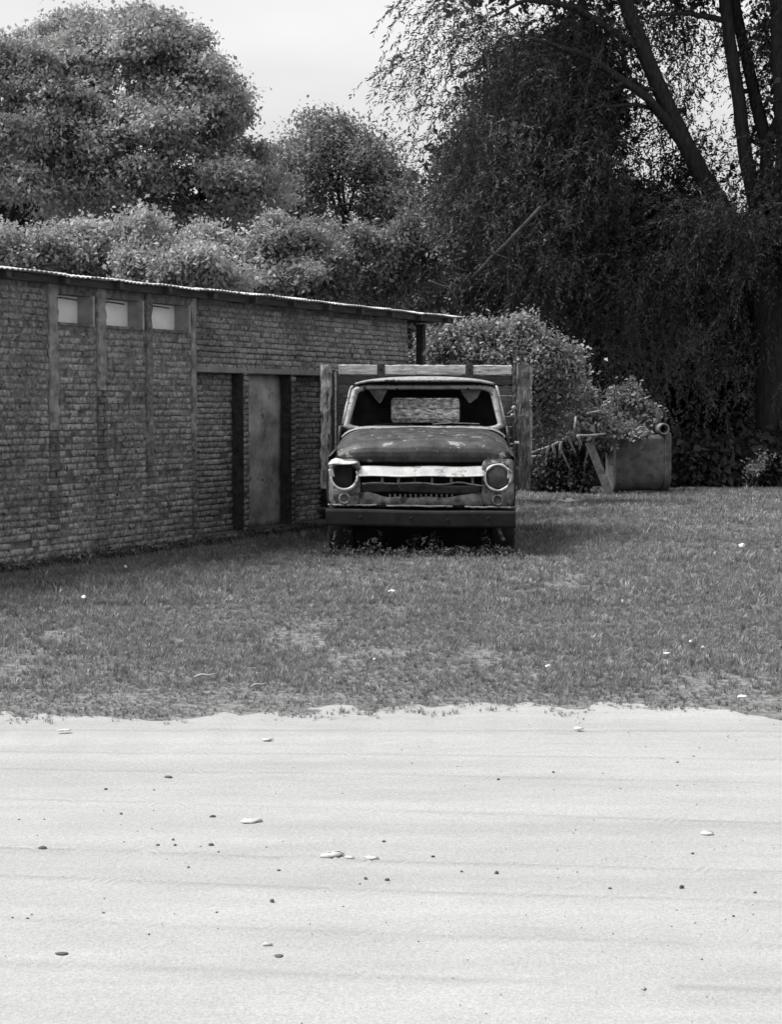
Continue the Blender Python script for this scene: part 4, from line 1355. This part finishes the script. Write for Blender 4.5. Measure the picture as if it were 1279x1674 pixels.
na = ng.nodes.new('GeometryNodeInputNamedAttribute'); na.data_type = 'FLOAT'; na.inputs['Name'].default_value = 'tuft_scale'
ng.links.new(gi.outputs[0], ip.inputs['Points'])
ng.links.new(ci.outputs[0], ip.inputs['Instance'])
ip.inputs['Pick Instance'].default_value = True
ng.links.new(rv.outputs['Value'], ip.inputs['Rotation'])
ng.links.new(na.outputs['Attribute'], ip.inputs['Scale'])
ng.links.new(ip.outputs[0], go.inputs[0])
grass.modifiers.new('scatter', 'NODES').node_group = ng

# ---- leafy weeds in front of and under the truck
rngd = np.random.default_rng(23)
cs, hh = [], []
for k in range(150):
    x = rngd.uniform(-.75, 1.35); y = 18.9 + rngd.normal(0, .16)
    cs.append((x, y)); hh.append(rngd.uniform(.04, .15) * (2.2 if rngd.random() < .14 else 1))
for k in range(200):
    s_ = rngd.uniform(-.3, 9); o_ = rngd.uniform(.02, .22)
    cs.append((S0.x + D.x * s_ + D.y * o_, S0.y + D.y * s_ - D.x * o_)); hh.append(rngd.uniform(.04, .13))
V, Fc, Sh, base_i = [], [], [], 0
for (x, y), h in zip(cs, hh):
    n = int(10 + h * 70)
    zz = rngd.uniform(.1, 1, n) * h
    p = np.stack([x + rngd.normal(0, .035, n), y + rngd.normal(0, .035, n), zz], 1)
    nr = rngd.normal(size=(n, 3)); nr[:, 2] = np.abs(nr[:, 2]) + .6
    t = rngd.normal(size=(n, 3)); t[:, 2] += .3
    l_ = rngd.uniform(.035, .075, n)
    v, f = leaf_quads(p, t, unit(nr), l_, l_ * rngd.uniform(.25, .5, n))
    V.append(v); Fc.append(f + base_i); base_i += len(v); Sh.append(np.repeat(rngd.random(n), 4))
we = link('weeds', mesh_np('weeds', np.concatenate(V), np.concatenate(Fc), M['weed'], shade=np.concatenate(Sh)))
tag(we, 'leafy weeds under the truck bumper and along the foot of the shed', 'weeds', kind='stuff')

# ================================================================== SMALL THINGS
def stone(name, label, px, py, w, h, m, z0=.026, group=None, flat=.4, seed=0, cat='stone', depth=None):
    rng = np.random.default_rng(seed + 500)
    g = G(px, py)
    s = g.length / F_PX if False else math.hypot(g.y, CAM_H) / F_PX
    W_ = w * s
    m_ = MB()
    nu, nv = (9, 6) if m != 'paper' else (6, 4)
    def fn(i, j):
        t = 2 * math.pi * i / nu
        f = math.pi * (j / (nv - 1) - .5)
        r_ = 1 + .22 * math.sin(t * 2 + seed) + .12 * math.sin(t * 3 + seed * 2.1)
        return (W_ / 2 * math.cos(t) * math.cos(f) * r_, (depth or W_ * .35) * math.sin(t) * math.cos(f) * r_, max(.003, h * s) * .5 * (math.sin(f) + .6))
    m_.grid(fn, list(range(nu)) + [0], range(nv))
    o = m_.build(name, M[m], None, smooth=(m != 'paper'), loc=(g.x, g.y, z0), jitter=W_ * .09 if m == 'paper' else W_ * .03)
    o.rotation_euler = (0, 0, rng.uniform(-.3, .3))
    return tag(o, label, cat, group)
pale = [(410, 1355, 36, 7, 'long pale flat stone on the road below the shed corner'), (541, 1412, 36, 9, 'largest pale flat stone, left end of a row of three on the road'),
        (571, 1415, 16, 5, 'middle pale flat stone of a row of three on the road'), (608, 1416, 22, 6, 'right pale flat stone of a row of three on the road'),
        (1156, 1375, 26, 6, 'pale flat stone on the road at the right picture edge'), (946, 1200, 20, 4, 'pale flat stone on the road close to the grass edge, right of centre'),
        (437, 1219, 18, 4, 'small pale stone on the road near the grass, left of centre'), (437, 1560, 14, 7, 'small white stone low in the foreground of the road'),
        (105, 1203, 22, 3, 'pale flat stone on the road close to the grass at left')]
for k, (px, py, w, h, lab) in enumerate(pale):
    stone('pale_stone', lab, px, py, w, h, 'stone_pale', group='pale stones on the road', seed=k)
dark = [(70, 1401, 13, 8, 'dark pointed stone on the road near the left edge'), (101, 1575, 18, 5, 'long dark chip in the lower left of the road'), (275, 1281, 14, 4, 'dark flat chip on the road below the shed'),
        (445, 1488, 9, 7, 'single dark pebble left of the foreground centre'), (812, 1441, 8, 6, 'dark pebble on the road right of centre'), (1115, 1465, 8, 7, 'dark pebble toward the right side of the road'),
        (348, 1347, 9, 5, 'upper of two dark pebbles one above the other on the road'), (345, 1394, 8, 5, 'lower of two dark pebbles one above the other on the road'),
        (633, 1452, 8, 5, 'right one of a close pair of dark pebbles'), (598, 1450, 7, 5, 'left one of a close pair of dark pebbles'), (456, 1578, 18, 3, 'thin dark twig chip under the small white stone')]
for k, (px, py, w, h, lab) in enumerate(dark):
    stone('dark_pebble', lab, px, py, w, h, 'stone_dark', group='dark pebbles on the road', seed=20 + k, cat='pebble')
for k, (px, py) in enumerate(((198, 1342), (905, 1273), (1200, 1512), (1133, 1408), (708, 1413), (456, 1436), (45, 1516), (20, 1515), (283, 1385), (286, 1394), (258, 1394), (628, 1388), (998, 1466), (755, 1438), (308, 1431), (815, 1285), (1235, 1473), (173, 1301))):
    stone('tiny_pebble', 'tiny dark pebble lying on the pale sandy road', px, py, 5.5, 3.5, 'stone_dark', group='tiny dark pebbles scattered on the road', seed=60 + k, cat='pebble')
scr = [(1213, 903, 13, 10, 'bright white scrap on the grass at far right'), (137, 990, 13, 8, 'white scrap on the grass near the left edge'), (205, 938, 9, 6, 'small white scrap at the foot of the shed wall'),
       (1018, 997, 6, 8, 'small upright white scrap in the grass right of the truck'), (1150, 1068, 9, 5, 'white scrap on the grass near the road at right'), (1130, 1058, 6, 5, 'tiny pale scrap beside a white scrap near the road'),
       (896, 1099, 13, 4, 'flat pale scrap on the grass below the truck, right'), (640, 979, 18, 4, 'flat pale scrap in the grass straight below the truck'), (1090, 1078, 18, 4, 'pale straw-like scrap on the grass at lower right'), (612, 1088, 8, 5, 'pale scrap in the middle of the lower grass'),
       (1213, 1150, 26, 5, 'flat pale stone at the frayed grass edge, far right')]
for k, (px, py, w, h, lab) in enumerate(scr):
    stone('white_scrap', lab, px, py, w * .72, h * .8, 'paper', z0=.035 if py > 1000 else .06, group='pale litter on the grass', seed=90 + k, cat='litter')
for px, py, w, a, lab in ((335, 1115, 36, .12, 'thin pale stick lying in the grass near the road'), (423, 1131, 26, .3, 'pale stick lying at the road edge, left of centre')):
    g = G(px, py); s = math.hypot(g.y, CAM_H) / F_PX * w / 2
    m = MB(); m.tube([(-s, 0, .0), (-s * .3, .012, .012), (s * .4, 0, .008), (s, .015, .016)], [.006, .008, .007, .004], 6)
    o = m.build('stick', M['straw'], None, smooth=True, loc=(g.x, g.y, .03), rot=(0, 0, a)); tag(o, lab, 'stick', 'pale sticks in the grass')
# fine gravel: too small to count
rngv = np.random.default_rng(31)
n = 1000
y = rngv.uniform(4.2, 9.6, n); x = rngv.uniform(-1, 1, n) * (y * .23 + .4)
k = fbm(x * 1.4, y * 2.2, 101) > .47
x, y = x[k], y[k]; n = len(x)
r_ = rngv.exponential(.0011, n) + .0010
oct_ = np.array(((1, 0, 0), (0, 1, 0), (-1, 0, 0), (0, -1, 0), (0, 0, .8), (0, 0, -.6)))
v = np.stack([x, y, np.full(n, .028)], 1)[:, None, :] + oct_[None] * r_[:, None, None] * rngv.uniform(.7, 1.4, (n, 1, 3))
of = np.array(((0, 1, 4), (1, 2, 4), (2, 3, 4), (3, 0, 4), (1, 0, 5), (2, 1, 5), (3, 2, 5), (0, 3, 5)))
f = (of[None] + 6 * np.arange(n)[:, None, None]).reshape(-1, 3)
gv = link('gravel', mesh_np('gravel', v.reshape(-1, 3), f, M['gravel'] if 'gravel' in M else M['concrete']))
tag(gv, 'fine grit scattered over the pale sandy road', 'gravel', kind='stuff')
